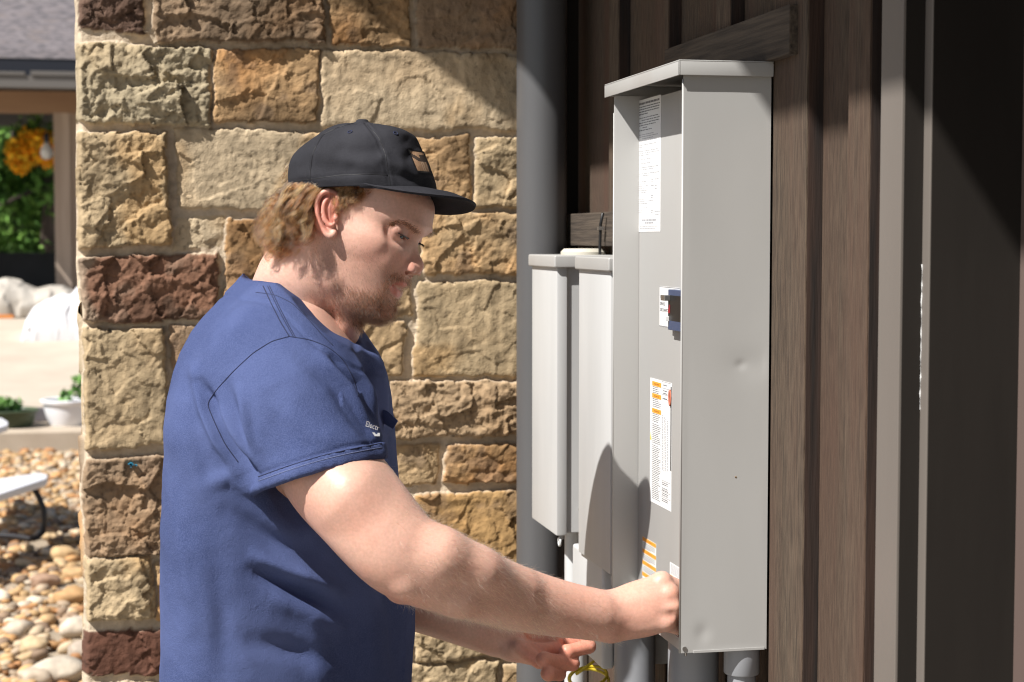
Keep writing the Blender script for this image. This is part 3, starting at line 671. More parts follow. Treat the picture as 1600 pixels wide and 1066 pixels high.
# bulb
c = B(73, 236, BY+.4)
bl = empty('hanging_bulb', (c.x, c.y, c.z), 'clear light bulb hanging from the pavilion beam in front of the orange flowers', 'light bulb')
MB().lathe((c.x, c.y, c.z), [(.01,-.10),(.055,-.08),(.075,-.03),(.065,.03),(.03,.08),(.02,.10)], 20).build('glass_bulb', mat('bulb_glass', (.75,.75,.72), None, .15), bl, smooth=True)
MB().lathe((c.x, c.y, c.z), [(.028,.10),(.03,.19),(.015,.20)], 14).build('socket', M['gutter'], bl, smooth=True)
MB().tube([(c.x, c.y, c.z+.2), (c.x, c.y, zbeam1)], .006, 6).build('cord', M['gutter'], bl)

def leaves(name, blobs, n, size, cols, seed, parent=None):
    rng = np.random.default_rng(seed); V = []; C = []
    for (cx, cy, cz, rx, ry, rz), m in zip(blobs, np.array([n*1.0/len(blobs)]*len(blobs)).astype(int)):
        d = rng.normal(size=(m, 3)); d /= np.linalg.norm(d, axis=1)[:, None]; r = rng.random(m)**.45
        p = d*r[:, None]*np.array([rx, ry, rz]) + np.array([cx, cy, cz]); p += .12*rng.normal(size=p.shape)*np.array([rx, ry, rz])
        a = rng.normal(size=(m, 3)); a /= np.linalg.norm(a, axis=1)[:, None]; b = np.cross(a, rng.normal(size=(m, 3))); b /= np.linalg.norm(b, axis=1)[:, None]
        s = size*rng.uniform(.5, 1.3, m)[:, None]
        V.append(np.stack([p-a*s, p-b*s*.45, p+a*s, p+b*s*.45], 1).reshape(-1, 3))
        c = np.array(cols)[rng.integers(len(cols), size=m)]*rng.uniform(.75, 1.25, m)[:, None]; C.append(np.repeat(c, 4, 0))
    V = np.concatenate(V); F = np.arange(len(V)).reshape(-1, 4)
    return np_mesh(name, V, F, M['leaf'], parent, False, np.concatenate(C))
G1 = [(.07,.16,.03),(.11,.22,.04),(.16,.29,.06),(.05,.10,.025)]
OR_ = [(.85,.42,.02),(.90,.52,.03),(.75,.30,.02),(.60,.40,.03)]
c = B(56, 232, BY+1.2)
fb = empty('flowering_basket', (c.x, c.y, c.z), 'hanging basket of orange yellow flowers under the pavilion beam', 'hanging plant')
leaves('blossom', [(c.x-.16,c.y,c.z-.05,.17,.2,.19),(c.x+.15,c.y,c.z-.02,.20,.2,.19),(c.x,c.y,c.z+.06,.20,.2,.16),(c.x-.19,c.y,c.z-.18,.09,.12,.10),(c.x+.3,c.y,c.z-.05,.12,.15,.2)], 5200, .05, OR_, 4, fb)
leaves('foliage', [(c.x,c.y+.1,c.z+.1,.30,.2,.32)], 500, .05, G1, 5, fb)
MB().lathe((c.x, c.y, c.z), [(.05,-.1),(.10,-.05),(.12,.02)], 16).build('pot', M['gutter'], fb)
MB().tube([(c.x, c.y, c.z+.05), (c.x, c.y, zbeam1)], .006, 6).build('hanger', M['gutter'], fb)
# trees
def tree(x, y, h, r, seed, label, n=9000, z0=.3, size=.10, low=.15):
    rng = random.Random(seed); t = empty('tree', (x, y, z0), label, 'tree', 'trees beyond the pavilion')
    tr = MB(); tr.tube([(x, y, z0), (x+.1, y, z0+h*.4), (x+.15, y+.1, z0+h*.8)], [.16, .12, .05], 10)
    bl = []
    for k in range(16):
        a = rng.uniform(0, 6.28); q = rng.random()**.6*r*.75; z = z0+h*rng.uniform(low, .98); px_, py_ = x+math.cos(a)*q, y+math.sin(a)*q
        bl.append((px_, py_, z, r*rng.uniform(.22,.42), r*rng.uniform(.22,.42), r*rng.uniform(.16,.30)))
        tr.tube([(x+.1, y, z0+h*.35+ (z-z0)*.3), (px_, py_, z)], [.05, .015], 6)
    tr.build('trunk', M['bark'], t, smooth=True); leaves('crown', bl, n, size, G1, seed, t)
for i, (px, Y, h, r, lab) in enumerate([(20, 34, 7, 2.4, 'leafy green tree seen under the left end of the pavilion beam'), (70, 31, 5.0, 1.9, 'leafy green tree seen behind the orange flowers'),
                                  (45, 40, 9, 3.2, 'taller green tree behind the others seen through the pavilion'), (-60, 32, 6.5, 2.6, 'broad green tree at the left edge of the photo'), (110, 37, 8, 2.4, 'green tree hidden mostly by the pavilion post')]):
    tree(B(px, 400, Y).x, Y, h, r, 20+i, lab, 9000)
c = B(10, 20, 30)
tree(c.x-.5, 30, c.z+1.6, 1.9, 41, 'tree rising above the pavilion roof at the top left corner', 9000, low=.5)
o = leaves('shrub_bank', [(B(x, 300, 46).x, 46, 1.0+zz_, 1.5, .8, 1.3) for x in list(range(-620,-60,55))+[-20,20,60,90,120,150,190] for zz_ in (0, 2.2, 4.4)], 48000, .17, G1, 77)
tag(o, kind='stuff')
# tarp heap, white bag
M['tarp'] = mat('beige_tarp', (.42,.38,.33), (.50,.46,.40), .8, 3, bump=.3, bscale=12)
M['bag'] = mat('white_sack', (.80,.80,.82), None, .6, bump=0)
yb_ = 17.75; zb0 = .66
def crumple(name, outline, Yc, dy, m, seed, amp):
    """a heap whose side view follows a traced outline; rounded and creased in depth"""
    pts = [B(x, y, Yc) for x, y in outline]; xs0 = np.array([p.x for p in pts]); zs0 = np.array([p.z for p in pts]); zbot = zs0.min(); xs = np.linspace(xs0.min(), xs0.max(), 90)
    top = np.interp(xs, xs0, zs0); V = []; nv = 44
    for i in range(nv):
        a = math.pi*i/(nv-1); V.append(np.stack([xs, np.full_like(xs, Yc-dy*math.cos(a)), zbot+(top-zbot)*math.sin(a)**.55], 1))
    V = np.concatenate(V); n = .5*ridge(V*np.array([5,5,5]), 3, seed)+.5*facets(V[:,0]+.08*V[:,1], V[:,2]+.5*V[:,1], .16, seed); h = (V[:,2]-zbot)
    V[:,1] -= amp*n*sstep(0,.05,h); V[:,2] += amp*.6*(n-.3)*sstep(0,.08,h); V[:,2] = np.maximum(V[:,2], zbot)
    return np_mesh(name, V, gridfaces(90, nv), m, None, True)
o = crumple('white_sack', [(36,530),(42,500),(52,482),(75,468),(100,458),(112,461),(120,450),(130,442),(150,438),(172,470),(180,530)], yb_, .30, M['bag'], 3, .030)
tag(o, 'bulging white plastic sack lying on the driveway beside the stone pillar', 'sack')
o = crumple('tarp', [(-70,492),(-30,450),(0,436),(14,433),(35,440),(58,451),(80,446),(100,447),(140,470),(150,492)], 19.3, .4, M['tarp'], 9, .07)
tag(o, 'crumpled beige tarpaulin heaped at the foot of the pavilion post', 'tarpaulin')
cpt = B(8, 487, 19.05); o = MB().box((cpt.x-.6, 18.88, .755), (cpt.x+.1, 19.1, .80)).build('lumber', mat('orange_board', (.60,.22,.05), None, .7), None, bevel=.01); tag(o, 'orange brown board lying under the edge of the tarpaulin', 'board')
# planters on the kerb
def bowl(name, px, py, wpx, hpx, Y, m, label, cat, plants, seed, rim=.02):
    c = onY(px, py, Y); s_ = Y*1.02/FPX; r = wpx/2*s_; h = hpx*s_
    t = empty(name, (c.x, c.y, c.z), label, cat)
    MB().lathe((c.x, c.y, c.z), [(r*.62,0),(r*.78,h*.25),(r*.90,h*.6),(r*.94,h*.85),(r*1.04,h*.88),(r*1.06,h*.97),(r*1.0,h),(r*.92,h*.97),(r*.88,h*.9)], 40).build('pot', m, t, smooth='auto')
    MB().lathe((c.x, c.y, c.z), [(r*.9,h*.86),(r*.9,h*.9)], 24).build('soil', M['bark'], t)
    rg = random.Random(seed)
    leaves('foliage', [(c.x+r*dx, c.y, c.z+h+.02+dz, .06, .06, .05+dz*.6) for dx, dz in plants], 60*len(plants), .035, [(.10,.22,.05),(.16,.30,.08),(.20,.32,.14)], seed, t)
    return t
bowl('planter_bowl', 108, 671, 78, 46, KY+.28, M['bag'], 'round white planter bowl with sprouting plants on the kerb', 'planter', [(-.1,.0),(.35,.08),(.55,.02)], 5)
bowl('green_planter', 14, 677, 84, 36, KY+.22, mat('green_pot', (.05,.075,.04), (.07,.10,.05), .5, 5), 'dark green planter with seedlings on the kerb at the left edge', 'planter', [(-.5,.0),(-.1,.02),(.2,.01)], 6)
c0, c1 = onY(0, 636, KY+.6), onY(72, 636, KY+.6)
o = MB().box((c0.x-1.2, KY+.52, .17), (c1.x+.02, KY+.60, c1.z)).build('edging_rail', mat('dark_edging', (.13,.12,.13), None, .7), None, bevel=.01); tag(o, 'dark low edging rail behind the green and white planters', 'rail')
# picnic table at the left edge
D = 9.15
pt = empty('picnic_table', (onZ(20, 845, 0).x-.2, D, 0), 'folding picnic table with white bench and black bent legs at the left edge', 'table')
M['plast'] = mat('white_plastic', (.72,.72,.75), None, .45); M['blk'] = mat('black_steel_tube', (.02,.02,.025), None, .4)
e1 = onY(72, 744, D+.05); e2 = onY(-60, 772, D-.1)
zs_ = e1.z
th = .03
dirx = Vector((1, 0, 0)); A0 = onZ(74, 741, zs_); A1 = onZ(74, 748, zs_)
bs = MB(); pl = [onZ(px, py, zs_) for px, py in ((62,738.5),(73,740.5),(75,743),(72,748),(60,752),(0,772),(-110,806),(-150,796),(-60,765),(0,747.5))]
bs.prism([Vector((p.x, p.y, zs_)) for p in pl], (0,0,-.04)); bs.build('bench_seat', M['plast'], pt, bevel=.008, smooth='auto')
tpx = onZ(5, 655, .62)
tp = MB(); pl = [onZ(px, py, .60) for px, py in ((-90,640),(4,653),(13,659),(12,664),(0,668),(-160,690))]
tp.prism([Vector((p.x, p.y, .60)) for p in pl], (0,0,-.035)); tp.build('tabletop', M['plast'], pt, bevel=.008, smooth='auto')
pts = [(50, 760, D+.02), (60, 775, D+.02), (68, 795, D), (70, 815, D), (66, 832, D), (58, 840, D), (45, 842, D), (20, 838, D+.02), (-40, 834, D+.05), (-90, 825, D+.1)]
MB().tube([onY(*p) for p in pts], .016, 8).build('leg', M['blk'], pt, smooth=True)
MB().tube([onY(-60, 690, D+.4), onY(-62, 770, D+.2), onY(-60, 834, D+.06)], .016, 8).build('leg', M['blk'], pt, smooth=True)
# ================================================================ implicit-surface modelling (numpy)
class Field:
    def __init__(s, lo, hi, h):
        s.lo = np.array(lo, float); s.h = h; s.n = np.ceil((np.array(hi)-s.lo)/h).astype(int)+1
        s.F = np.full(s.n, .5, dtype=np.float32); s.ax = [s.lo[i]+h*np.arange(s.n[i]) for i in range(3)]
    def region(s, lo, hi):
        a = np.clip(np.floor((np.array(lo)-s.lo)/s.h).astype(int), 0, s.n-1); b = np.clip(np.ceil((np.array(hi)-s.lo)/s.h).astype(int)+1, 1, s.n)
        return tuple(slice(x, y) for x, y in zip(a, b))
    def pts(s, sl):
        g = np.meshgrid(s.ax[0][sl[0]], s.ax[1][sl[1]], s.ax[2][sl[2]], indexing='ij'); return np.stack(g, -1)
    def apply(s, fn, lo, hi, k=.01, mode='add', pad=None):
        pad = (k*1.5+.006) if pad is None else pad; sl = s.region(np.array(lo)-pad, np.array(hi)+pad)
        if any(x.start >= x.stop for x in sl): return s
        d = fn(s.pts(sl)).astype(np.float32); A = s.F[sl]
        if mode == 'add': h = np.clip(.5+.5*(A-d)/k, 0, 1); s.F[sl] = A*(1-h)+d*h-k*h*(1-h)
        else: d = -d; h = np.clip(.5-.5*(A-d)/k, 0, 1); s.F[sl] = A*(1-h)+d*h+k*h*(1-h)
        return s
    def cone(s, a, b, ra, rb, k=.01, mode='add', flat=None):
        a = np.array(a, float); b = np.array(b, float); m = max(ra, rb)
        def fn(P):
            ab = b-a; pa = P-a; t = np.clip((pa@ab)/max(ab@ab, 1e-12), 0, 1); q = pa-t[..., None]*ab
            if flat is not None:   # flatten along a direction: distances measured there are scaled
                n, sc = flat; n = np.array(n)/np.linalg.norm(n); c = q@n; q = q+(c*(sc-1))[..., None]*n
            return np.sqrt((q*q).sum(-1))-(ra+(rb-ra)*t)
        return s.apply(fn, np.minimum(a, b)-m, np.maximum(a, b)+m, k, mode)
    def chain(s, pts, rs, k=.01, mode='add', flat=None):
        for i in range(len(pts)-1): s.cone(pts[i], pts[i+1], rs[i], rs[i+1], k, mode, flat)
        return s
    def ell(s, c, r, k=.01, mode='add', R=None):
        c = np.array(c, float); r = np.array(r, float); R = np.eye(3) if R is None else np.array(R)   # rows of R = local axes
        def fn(P):
            q = (P-c)@R.T; k0 = np.sqrt(((q/r)**2).sum(-1)); k1 = np.sqrt(((q/(r*r))**2).sum(-1)); return k0*(k0-1)/np.maximum(k1, 1e-6)
        e = np.sqrt(((R*r[:, None])**2).sum(0)); return s.apply(fn, c-e, c+e, k, mode)
    def mesh(s):
        F = s.F; n = F.shape; ins = F < 0
        c = [ins[i:n[0]-1+i, j:n[1]-1+j, k:n[2]-1+k] for i in (0,1) for j in (0,1) for k in (0,1)]
        cnt = sum(x.astype(np.int8) for x in c); act = (cnt > 0) & (cnt < 8); idx = np.argwhere(act)
        vid = np.full(act.shape, -1, np.int64); vid[act] = np.arange(len(idx))
        acc = np.zeros((len(idx), 3)); num = np.zeros(len(idx))
        off = [(i, j, k) for i in (0,1) for j in (0,1) for k in (0,1)]
        for a in range(8):
            for ax in range(3):
                if off[a][ax] == 0:
                    o2 = list(off[a]); o2[ax] = 1
                    fa = F[idx[:,0]+off[a][0], idx[:,1]+off[a][1], idx[:,2]+off[a][2]]; fb = F[idx[:,0]+o2[0], idx[:,1]+o2[1], idx[:,2]+o2[2]]
                    m = (fa < 0) != (fb < 0); t = np.where(m, fa/np.where(m, fa-fb, 1), 0)
                    p = np.tile(np.array(off[a], float), (len(idx), 1)); p[:, ax] += t
                    acc[m] += p[m]; num[m] += 1
        V = (idx+acc/num[:, None])*s.h+s.lo; Q = []
        for ax in range(3):
            u, v = (ax+1) % 3, (ax+2) % 3
            sa = [slice(None)]*3; sb = [slice(None)]*3; sa[ax] = slice(0, n[ax]-1); sb[ax] = slice(1, n[ax])
            ch = ins[tuple(sa)] != ins[tuple(sb)]; E = np.argwhere(ch); E = E[(E[:,u] > 0) & (E[:,v] > 0) & (E[:,u] < n[u]-1) & (E[:,v] < n[v]-1)]
            du = np.zeros(3, int); du[u] = 1; dv = np.zeros(3, int); dv[v] = 1
            q = np.stack([vid[tuple((E-du-dv).T)], vid[tuple((E-dv).T)], vid[tuple(E.T)], vid[tuple((E-du).T)]], 1)
            flip = ~ins[tuple(E.T)]; q[flip] = q[flip][:, ::-1]; Q.append(q)
        Q = np.concatenate(Q); return V, Q[(Q >= 0).all(1)]
def vnormals(V, F):
    n = np.cross(V[F[:,2]]-V[F[:,0]], V[F[:,3 if F.shape[1] > 3 else 1]]-V[F[:,1 if F.shape[1] > 3 else 0]]); N = np.zeros_like(V)
    for k in range(F.shape[1]):
        for a in range(3): N[:, a] += np.bincount(F[:, k], n[:, a], len(V))
    return N/np.maximum(np.linalg.norm(N, axis=1), 1e-12)[:, None]
def relax(V, F, it=2, lam=.5):
    for _ in range(it):
        S = np.zeros_like(V); c = np.zeros(len(V)); k = F.shape[1]
        for i in range(k):
            a, b = F[:, i], F[:, (i+1) % k]
            for ax in range(3): S[:, ax] += np.bincount(a, V[b, ax], len(V))+np.bincount(b, V[a, ax], len(V))
            c += np.bincount(a, minlength=len(V))+np.bincount(b, minlength=len(V))
        V = V+(S/np.maximum(c, 1)[:, None]-V)*lam
    return V
from mathutils.bvhtree import BVHTree
def bvh_of(Vw, F): return BVHTree.FromPolygons([tuple(v) for v in Vw], [tuple(f) for f in F])
def seg_dist(P, pts):
    """distance from 2-D points to a polyline, with position along it 0..1"""
    best = np.full(len(P), 1e9); tt = np.zeros(len(P)); pts = np.array(pts, float); L = np.r_[0, np.cumsum(np.linalg.norm(np.diff(pts, axis=0), axis=1))]
    for i in range(len(pts)-1):
        a, b = pts[i], pts[i+1]; ab = b-a; t = np.clip(((P-a)@ab)/(ab@ab), 0, 1); d = np.linalg.norm(P-a-t[:, None]*ab, axis=1); m = d < best
        best[m] = d[m]; tt[m] = (L[i]+t[m]*(L[i+1]-L[i]))/L[-1]
    return best, tt
def to_px(Vc): return np.stack([800+FPX*Vc[:,0]/-Vc[:,2], 533-FPX*Vc[:,1]/-Vc[:,2]], 1)
def hair_obj(name, strands, radii, m, parent):
    """strands: list of (k,3) world arrays"""
    h = bpy.data.hair_curves.new(name); h.add_curves([len(s_) for s_ in strands])
    P = np.concatenate(strands).astype(np.float32); h.points.foreach_set('position', P.ravel())
    R = np.concatenate([np.linspace(r, r*.35, len(s_)) for s_, r in zip(strands, radii)]).astype(np.float32); h.points.foreach_set('radius', R)
    h.materials.append(m); o = bpy.data.objects.new(name, h); link(o, parent); return o
# ================================================================ THE MAN
PB = PZ(450, 1066, 2.46); man = empty('person', (PB.x, PB.y, 0), 'bearded man in a black flat-billed cap and faded navy t-shirt reaching into the breaker box', 'person')
HZ = 2.42; TAU, PSI = math.radians(20), math.radians(17); EF = .0565
ef0 = np.array([math.cos(TAU), -math.sin(TAU), 0]); eu = np.array([math.sin(TAU), math.cos(TAU), 0]); es0 = np.array([0, 0, 1.])
ef = math.cos(PSI)*ef0+math.sin(PSI)*es0; es = math.cos(PSI)*es0-math.sin(PSI)*ef0
HC = PC(575, 350, HZ); HR = np.stack([ef, eu, es])           # rows: local axes
def l2c(f, u, s): return HC+f*ef+u*eu+s*es
def loc(px, py, s):                                           # local (f,u) of an image point that lies at lateral offset s
    d = np.array([(px-800)/FPX, -(py-533)/FPX, -1.]); Z = (s+HC@es)/(d@es); p = d*Z-HC; return p@ef, p@eu
def lp(px, py, s): f, u = loc(px, py, s); return l2c(f, u, s)
prof = [(677,296),(676.5,315),(675.5,330),(673,343),(670.5,356),(664,366),(656.5,374),(652.8,381),(653.5,391),(656.8,403),(660,412),(660.5,417),(658.5,423.5),(652.5,428),(645,429.5),(637.5,431),(636.5,435.5),(634,441),(632.5,445.5),(627,449),(622,451),(622.5,455),(623.5,459.5),(622,465),(616.5,471),(615.5,478),(615.5,486),(612,496),(602,504),(590,507)]
pf = np.array([loc(x, y, 0) for x, y in prof])[::-1]          # sorted by rising u
PU, PF = pf[:, 1].copy(), pf[:, 0].copy()
o_ = np.argsort(PU); PU, PF = PU[o_], PF[o_]
def interp(u, xs, ys): return np.interp(u, xs, ys)
u_nas = loc(653, 380, 0)[1]; u_sub = loc(637.5, 432, 0)[1]
f_nas = interp(u_nas, PU, PF); f_sub = interp(u_sub, PU, PF)
WU = [-.16,-.125,-.11,-.09,-.07,-.045,-.02,.01,.03,.06,.09]; WV = [.026,.029,.035,.0415,.0485,.0570,.0630,.0640,.067,.070,.070]
def spl(pts, rs, m=5):
    P = np.array(pts, float); r = np.array(rs, float); Q = []; S = []; n = len(P)
    for i in range(n-1):
        a, b, c, d = P[max(i-1,0)], P[i], P[i+1], P[min(i+2,n-1)]
        for j in range(m):
            t = j/m; Q.append(.5*(2*b+(c-a)*t+(2*a-5*b+4*c-d)*t*t+(-a+3*b-3*c+d)*t**3)); S.append(r[i]+(r[i+1]-r[i])*t)
    Q.append(P[-1]); S.append(r[-1]); return Q, S
def headfield():
    H = Field(HC-np.array([.17,.235,.125]), HC+np.array([.13,.16,.115]), .0014)
    sl = H.region(H.lo, H.lo+H.h*H.n); P = H.pts(sl)-HC
    f = P@ef; u = P@eu; s = P@es; del P
    pr = interp(u, PU, PF)
    nose_on = (u < u_nas) & (u > u_sub)
    base = np.where(nose_on, f_sub+(f_nas-f_sub)*(u-u_sub)/(u_nas-u_sub), pr)
    uch, fch = loc(615.5, 486, 0)[1], loc(615.5, 486, 0)[0]; prs = np.where((u < u_sub) & (u > uch), fch+(f_sub-fch)*(u-uch)/(u_sub-uch), pr); wm = np.exp(-(np.abs(s)/.021)**4)
    base = np.where(nose_on, base, pr*wm+prs*(1-wm)); pr = np.where(nose_on, pr, base)
    tnose = np.clip((u_nas-u)/(u_nas-u_sub), 0, 1)
    wn = .0062+.0068*tnose**1.2
    W = interp(u, WU, WV); a = np.abs(s)
    fall = .040+.012*sstep(-.02, .03, u)
    G = base-fall*(a/W)**2.3+(pr-base)*np.exp(-(a/wn)**2.6)*nose_on
    G += -.0145*np.exp(-((u+.000)/.0125)**2-((a-.036)/.0210)**2)                    # eye sockets
    G += .0045*np.exp(-((u-.0175)/.007)**2-((a-.026)/.018)**2)                      # brow ridges
    G += .0025*np.exp(-((u+.035)/.020)**2-((a-.036)/.018)**2)                       # cheeks
    G += -.0022*np.exp(-((u+.055)/.012)**2-((a-.029)/.007)**2)                      # nasolabial fold
    def smx(x, y, k): h = np.clip(.5-.5*(y-x)/k, 0, 1); return y*(1-h)+x*h+k*h*(1-h)
    d = smx((f-G)*.62, (a-W-.0005)*.95, .016); d = smx(d, -(f+.035), .02); d = smx(d, u-.075, .03); d = smx(d, -(u+.122), .012)
    H.F = d.astype(np.float32)
    def E(c, r, k=.012, mode='add'): H.ell(l2c(*c), r, k, mode, HR)
    E((-.027,.037,0), (.0930,.085,.0735), .012)
    for sg in (1, -1):
        H.cone(l2c(-.028,-.058,sg*.0355), l2c(.050,-.104,sg*.013), .0155, .015, .016)
        H.cone(l2c(-.028,-.058,sg*.0355), l2c(-.030,0,sg*.050), .0155, .015, .016)
        E((.014,-.020,sg*.0490), (.032,.018,.0110), .020)                          # cheekbone
    # nose wings, tip, nostrils
    ft, ut = loc(656, 418, 0)
    E((ft-.008, ut+.001, 0), (.0105,.0095,.0105), .006)
    for sg in (1, -1):
        fa, ua = loc(636, 419, .0155)
        E((fa, ua, sg*.0130), (.0115,.0090,.0060), .0065)
        fb, ub_ = loc(640, 425, .009)
        E((fb-.001, ub_-.0016, sg*.0125), (.0078,.0036,.0052), .0016, 'sub')
        fg, ug = loc(626.5, 413, .018); H.chain([l2c(fg+.001, ug+.006, sg*.0205), l2c(fg-.0015, ug-.004, sg*.0215), l2c(fg+.002, ug-.010, sg*.0185)], [.0012,.0014,.001], .004, 'sub')
    # lids over the eyeball, then the slit
    for sg in (1, -1):
        E((EF+.012,-.001,sg*.049), (.017,.0115,.0155), .008, 'sub')
        E((EF-.001,.0050,sg*.0325), (.0138,.0110,.0150), .006)
        E((EF,.0005,sg*.0320), (.0133,.0131,.0137), .005)
        arc = []
        for t in np.linspace(0, 1, 9):
            an = math.radians(-64+122*t)      # from outer to inner
            arc.append((EF+.0140*math.cos(an), -.0022+.0035*math.sin(math.pi*t)*-.55+.0012*(1-t), sg*(.0320-.0140*math.sin(an))))
        arc = [l2c(*q) for q in arc]; H.chain(arc, [.0008,.0016,.0022,.0025,.0026,.0025,.0022,.0016,.0008], .0010, 'sub')
    # lips
    fc, uc = loc(604, 441.5, .0235)
    up = [(loc(631.5,445,0)), (loc(629,443.5,.009)), (loc(618,441.5,.017)), (fc, uc)]; ss = [0,.009,.017,.0235]
    lo = [(loc(620.5,458.5,0)), (loc(619,457,.009)), (loc(612,450.5,.017)), (fc, uc-.0005)]
    ml = [(loc(629,449.5,0)), (loc(626,448.5,.009)), (loc(616,445.0,.017)), (loc(603,441,.024))]
    for sg in (1, -1):
        H.chain([l2c(q[0]-.0030, q[1], sg*s_) for q, s_ in zip(up, ss)], [.0046,.0044,.0034,.0012], .003)
        H.chain([l2c(q[0]-.0040, q[1], sg*s_) for q, s_ in zip(lo, ss)], [.0060,.0056,.0040,.0012], .003)
        H.chain([l2c(q[0]+(.002 if i < 2 else .001), q[1], sg*s_) for i, (q, s_) in enumerate(zip(ml, [0,.009,.017,.0245]))], [.0024,.0030,.0027,.0008], .0010, 'sub')
    # neck
    H.chain([PC(500,372,2.43), PC(484,440,2.44), PC(468,500,2.455), PC(458,560,2.46)], [.056,.0575,.062,.07], .02)
    H.chain([PC(474,385,2.43), PC(454,440,2.44), PC(432,500,2.455)], [.040,.044,.055], .02)
    H.chain([l2c(-.062,-.045,.052), PC(520,440,2.385), PC(545,505,2.405)], [.010,.010,.009], .016)      # neck cord
    H.chain([PC(548,470,2.42), PC(540,520,2.425)], [.016,.020], .02)
    # ears
    for sg in (1, -1):
        def q(px, py, ds=0.0, base=.0665):
            s_ = base+ds; f_, u_ = loc(px, py, s_); return l2c(f_, u_, sg*s_)
        H.ell(q(510,331,.006), (.0165,.0285,.0055), .006, 'add', np.stack([sg*es*-.30*1+ef*.954, eu, es*.954+sg*ef*.30*1]) if sg > 0 else HR)
        H.ell(q(514,361,.006), (.0100,.0090,.0042), .006, 'add', HR)
        H.ell(q(515,338,.015), (.0092,.0125,.0060), .004, 'sub', HR)
        H.ell(q(510,312,.013), (.0085,.0075,.0038), .004, 'sub', HR)
        hel = [(521,331,.010),(527,320,.009),(527,306,.009),(518,299,.012),(507,300,.015),(498,308,.017),(495,320,.018),(496,333,.018),(500,346,.015),(505,357,.012),(511,366,.010),(518,369,.008),(523,363,.006)]
        H.chain(*spl([q(*x) for x in hel], [.0020,.0024,.0028,.0031,.0032,.0031,.0030,.0028,.0026,.0028,.0036,.0038,.0030]), .0022)
        H.chain(*spl([q(513,309,.010), q(507,317,.013), q(505,330,.013), q(508,343,.012), q(514,351,.010), q(520,352,.010)], [.0016,.0024,.0026,.0024,.0022,.0020]), .0024)
        H.chain([q(524,333,.008), q(524.5,341,.009), q(524,348,.007)], [.0026,.0034,.0024], .003)
    return H
Hd = headfield(); HV, HF = Hd.mesh(); HV = relax(HV, HF, 2, .45); del Hd
# ---------------------------------------------------------------- arms and hands
def arm_right():
    A = Field(PC(420,1030,2.12)-np.array([.0,.02,.39]), PC(1100,560,2.12)+np.array([.02,.0,.02]), .0024)
    Pp = [(470,640,2.29,.054),(514,733,2.242,.0600),(562,792,2.212,.0560),(602,840,2.198,.0520),(632,869,2.198,.0480),(674,887,2.212,.0470),(720,905,2.235,.0430),(791,930,2.270,.0385),(865,949,2.305,.0335),(945,963,2.337,.0290)]
    A.chain(*spl([PC(*p[:3]) for p in Pp], [p[3] for p in Pp], 6), .012)
    A.cone(PC(606,880,2.222), PC(624,922,2.225), .026, .0165, .018)                       # triceps tendon to the point of the elbow
    A.cone(PC(641,862,2.132), PC(650,868,2.134), .003, .003, .014, 'sub')
    A.ell(PC(633,908,2.168), (.013,.011,.011), .016)                                      # outer condyle
    A.chain([PC(640,850,2.180), PC(690,868,2.180), PC(750,893,2.205), PC(815,920,2.25)], [.016,.024,.021,.012], .030)      # brachioradialis
    A.chain([PC(500,735,2.20), PC(548,775,2.18), PC(592,818,2.18)], [.022,.030,.016], .030)
    A.chain([PC(640,915,2.175), PC(720,935,2.20), (PC(820,955,2.255))], [.012,.018,.010], .022)    # extensors
    for q0, q1 in (((930,952,2.3175),(1015,938,2.334)), ((930,966,2.3175),(1012,956,2.331))): A.cone(PC(*q0), PC(*q1), .0016, .0022, .008)
    # wrist bones
    A.ell(PC(950,990,2.325), (.012,.009,.012), .012)
    # back of the hand: metacarpals
    wr = [(958,945,2.345),(960,956,2.338),(961,970,2.336),(958,983,2.342)]
    mc = [(1034,908,2.354),(1046,928,2.344),(1048,950,2.338),(1041,972,2.336)]; rr = [.0125,.0128,.0122,.0112]
    for a, b, r in zip(wr, mc, rr): A.cone(PC(*a), PC(*b), .0175, r, .014)
    A.ell(PC(1000,955,2.352), (.042,.032,.017), .02)
    for b, r in zip(mc, rr): A.ell(PC(b[0]+1, b[1], b[2]-.002), (r*1.02, r*1.02, r*1.02), .006)
    for i in range(3):      # soft valleys between the knuckles
        a, b = mc[i], mc[i+1]; A.cone(PC((a[0]+b[0])/2+6, (a[1]+b[1])/2, 2.322), PC((a[0]+b[0])/2-12, (a[1]+b[1])/2, 2.318), .0050, .002, .007, 'sub')
    fin = [[(1034,908,2.354),(1068,920,2.366),(1078,945,2.376),(1066,962,2.380)],
           [(1046,930,2.344),(1078,942,2.360),(1086,964,2.372),(1072,978,2.378)],
           [(1048,953,2.340),(1077,964,2.360),(1084,982,2.370),(1068,990,2.376)],
           [(1041,975,2.338),(1067,985,2.362),(1074,998,2.372),(1060,1002,2.378)]]
    fr = [[.0120,.0100,.0088,.0078],[.0124,.0102,.0090,.0080],[.0118,.0096,.0086,.0076],[.0106,.0086,.0076,.0068]]
    for c, r in zip(fin, fr): A.chain([PC(*p) for p in c], r, .0022)
    th = [(975,938,2.365),(1012,922,2.380),(1045,930,2.390),(1062,948,2.388)]; A.chain([PC(*p) for p in th], [.018,.0135,.0110,.0092], .008)
    V, F = A.mesh(); return relax(V, F, 2, .45), F
RV, RF = arm_right()
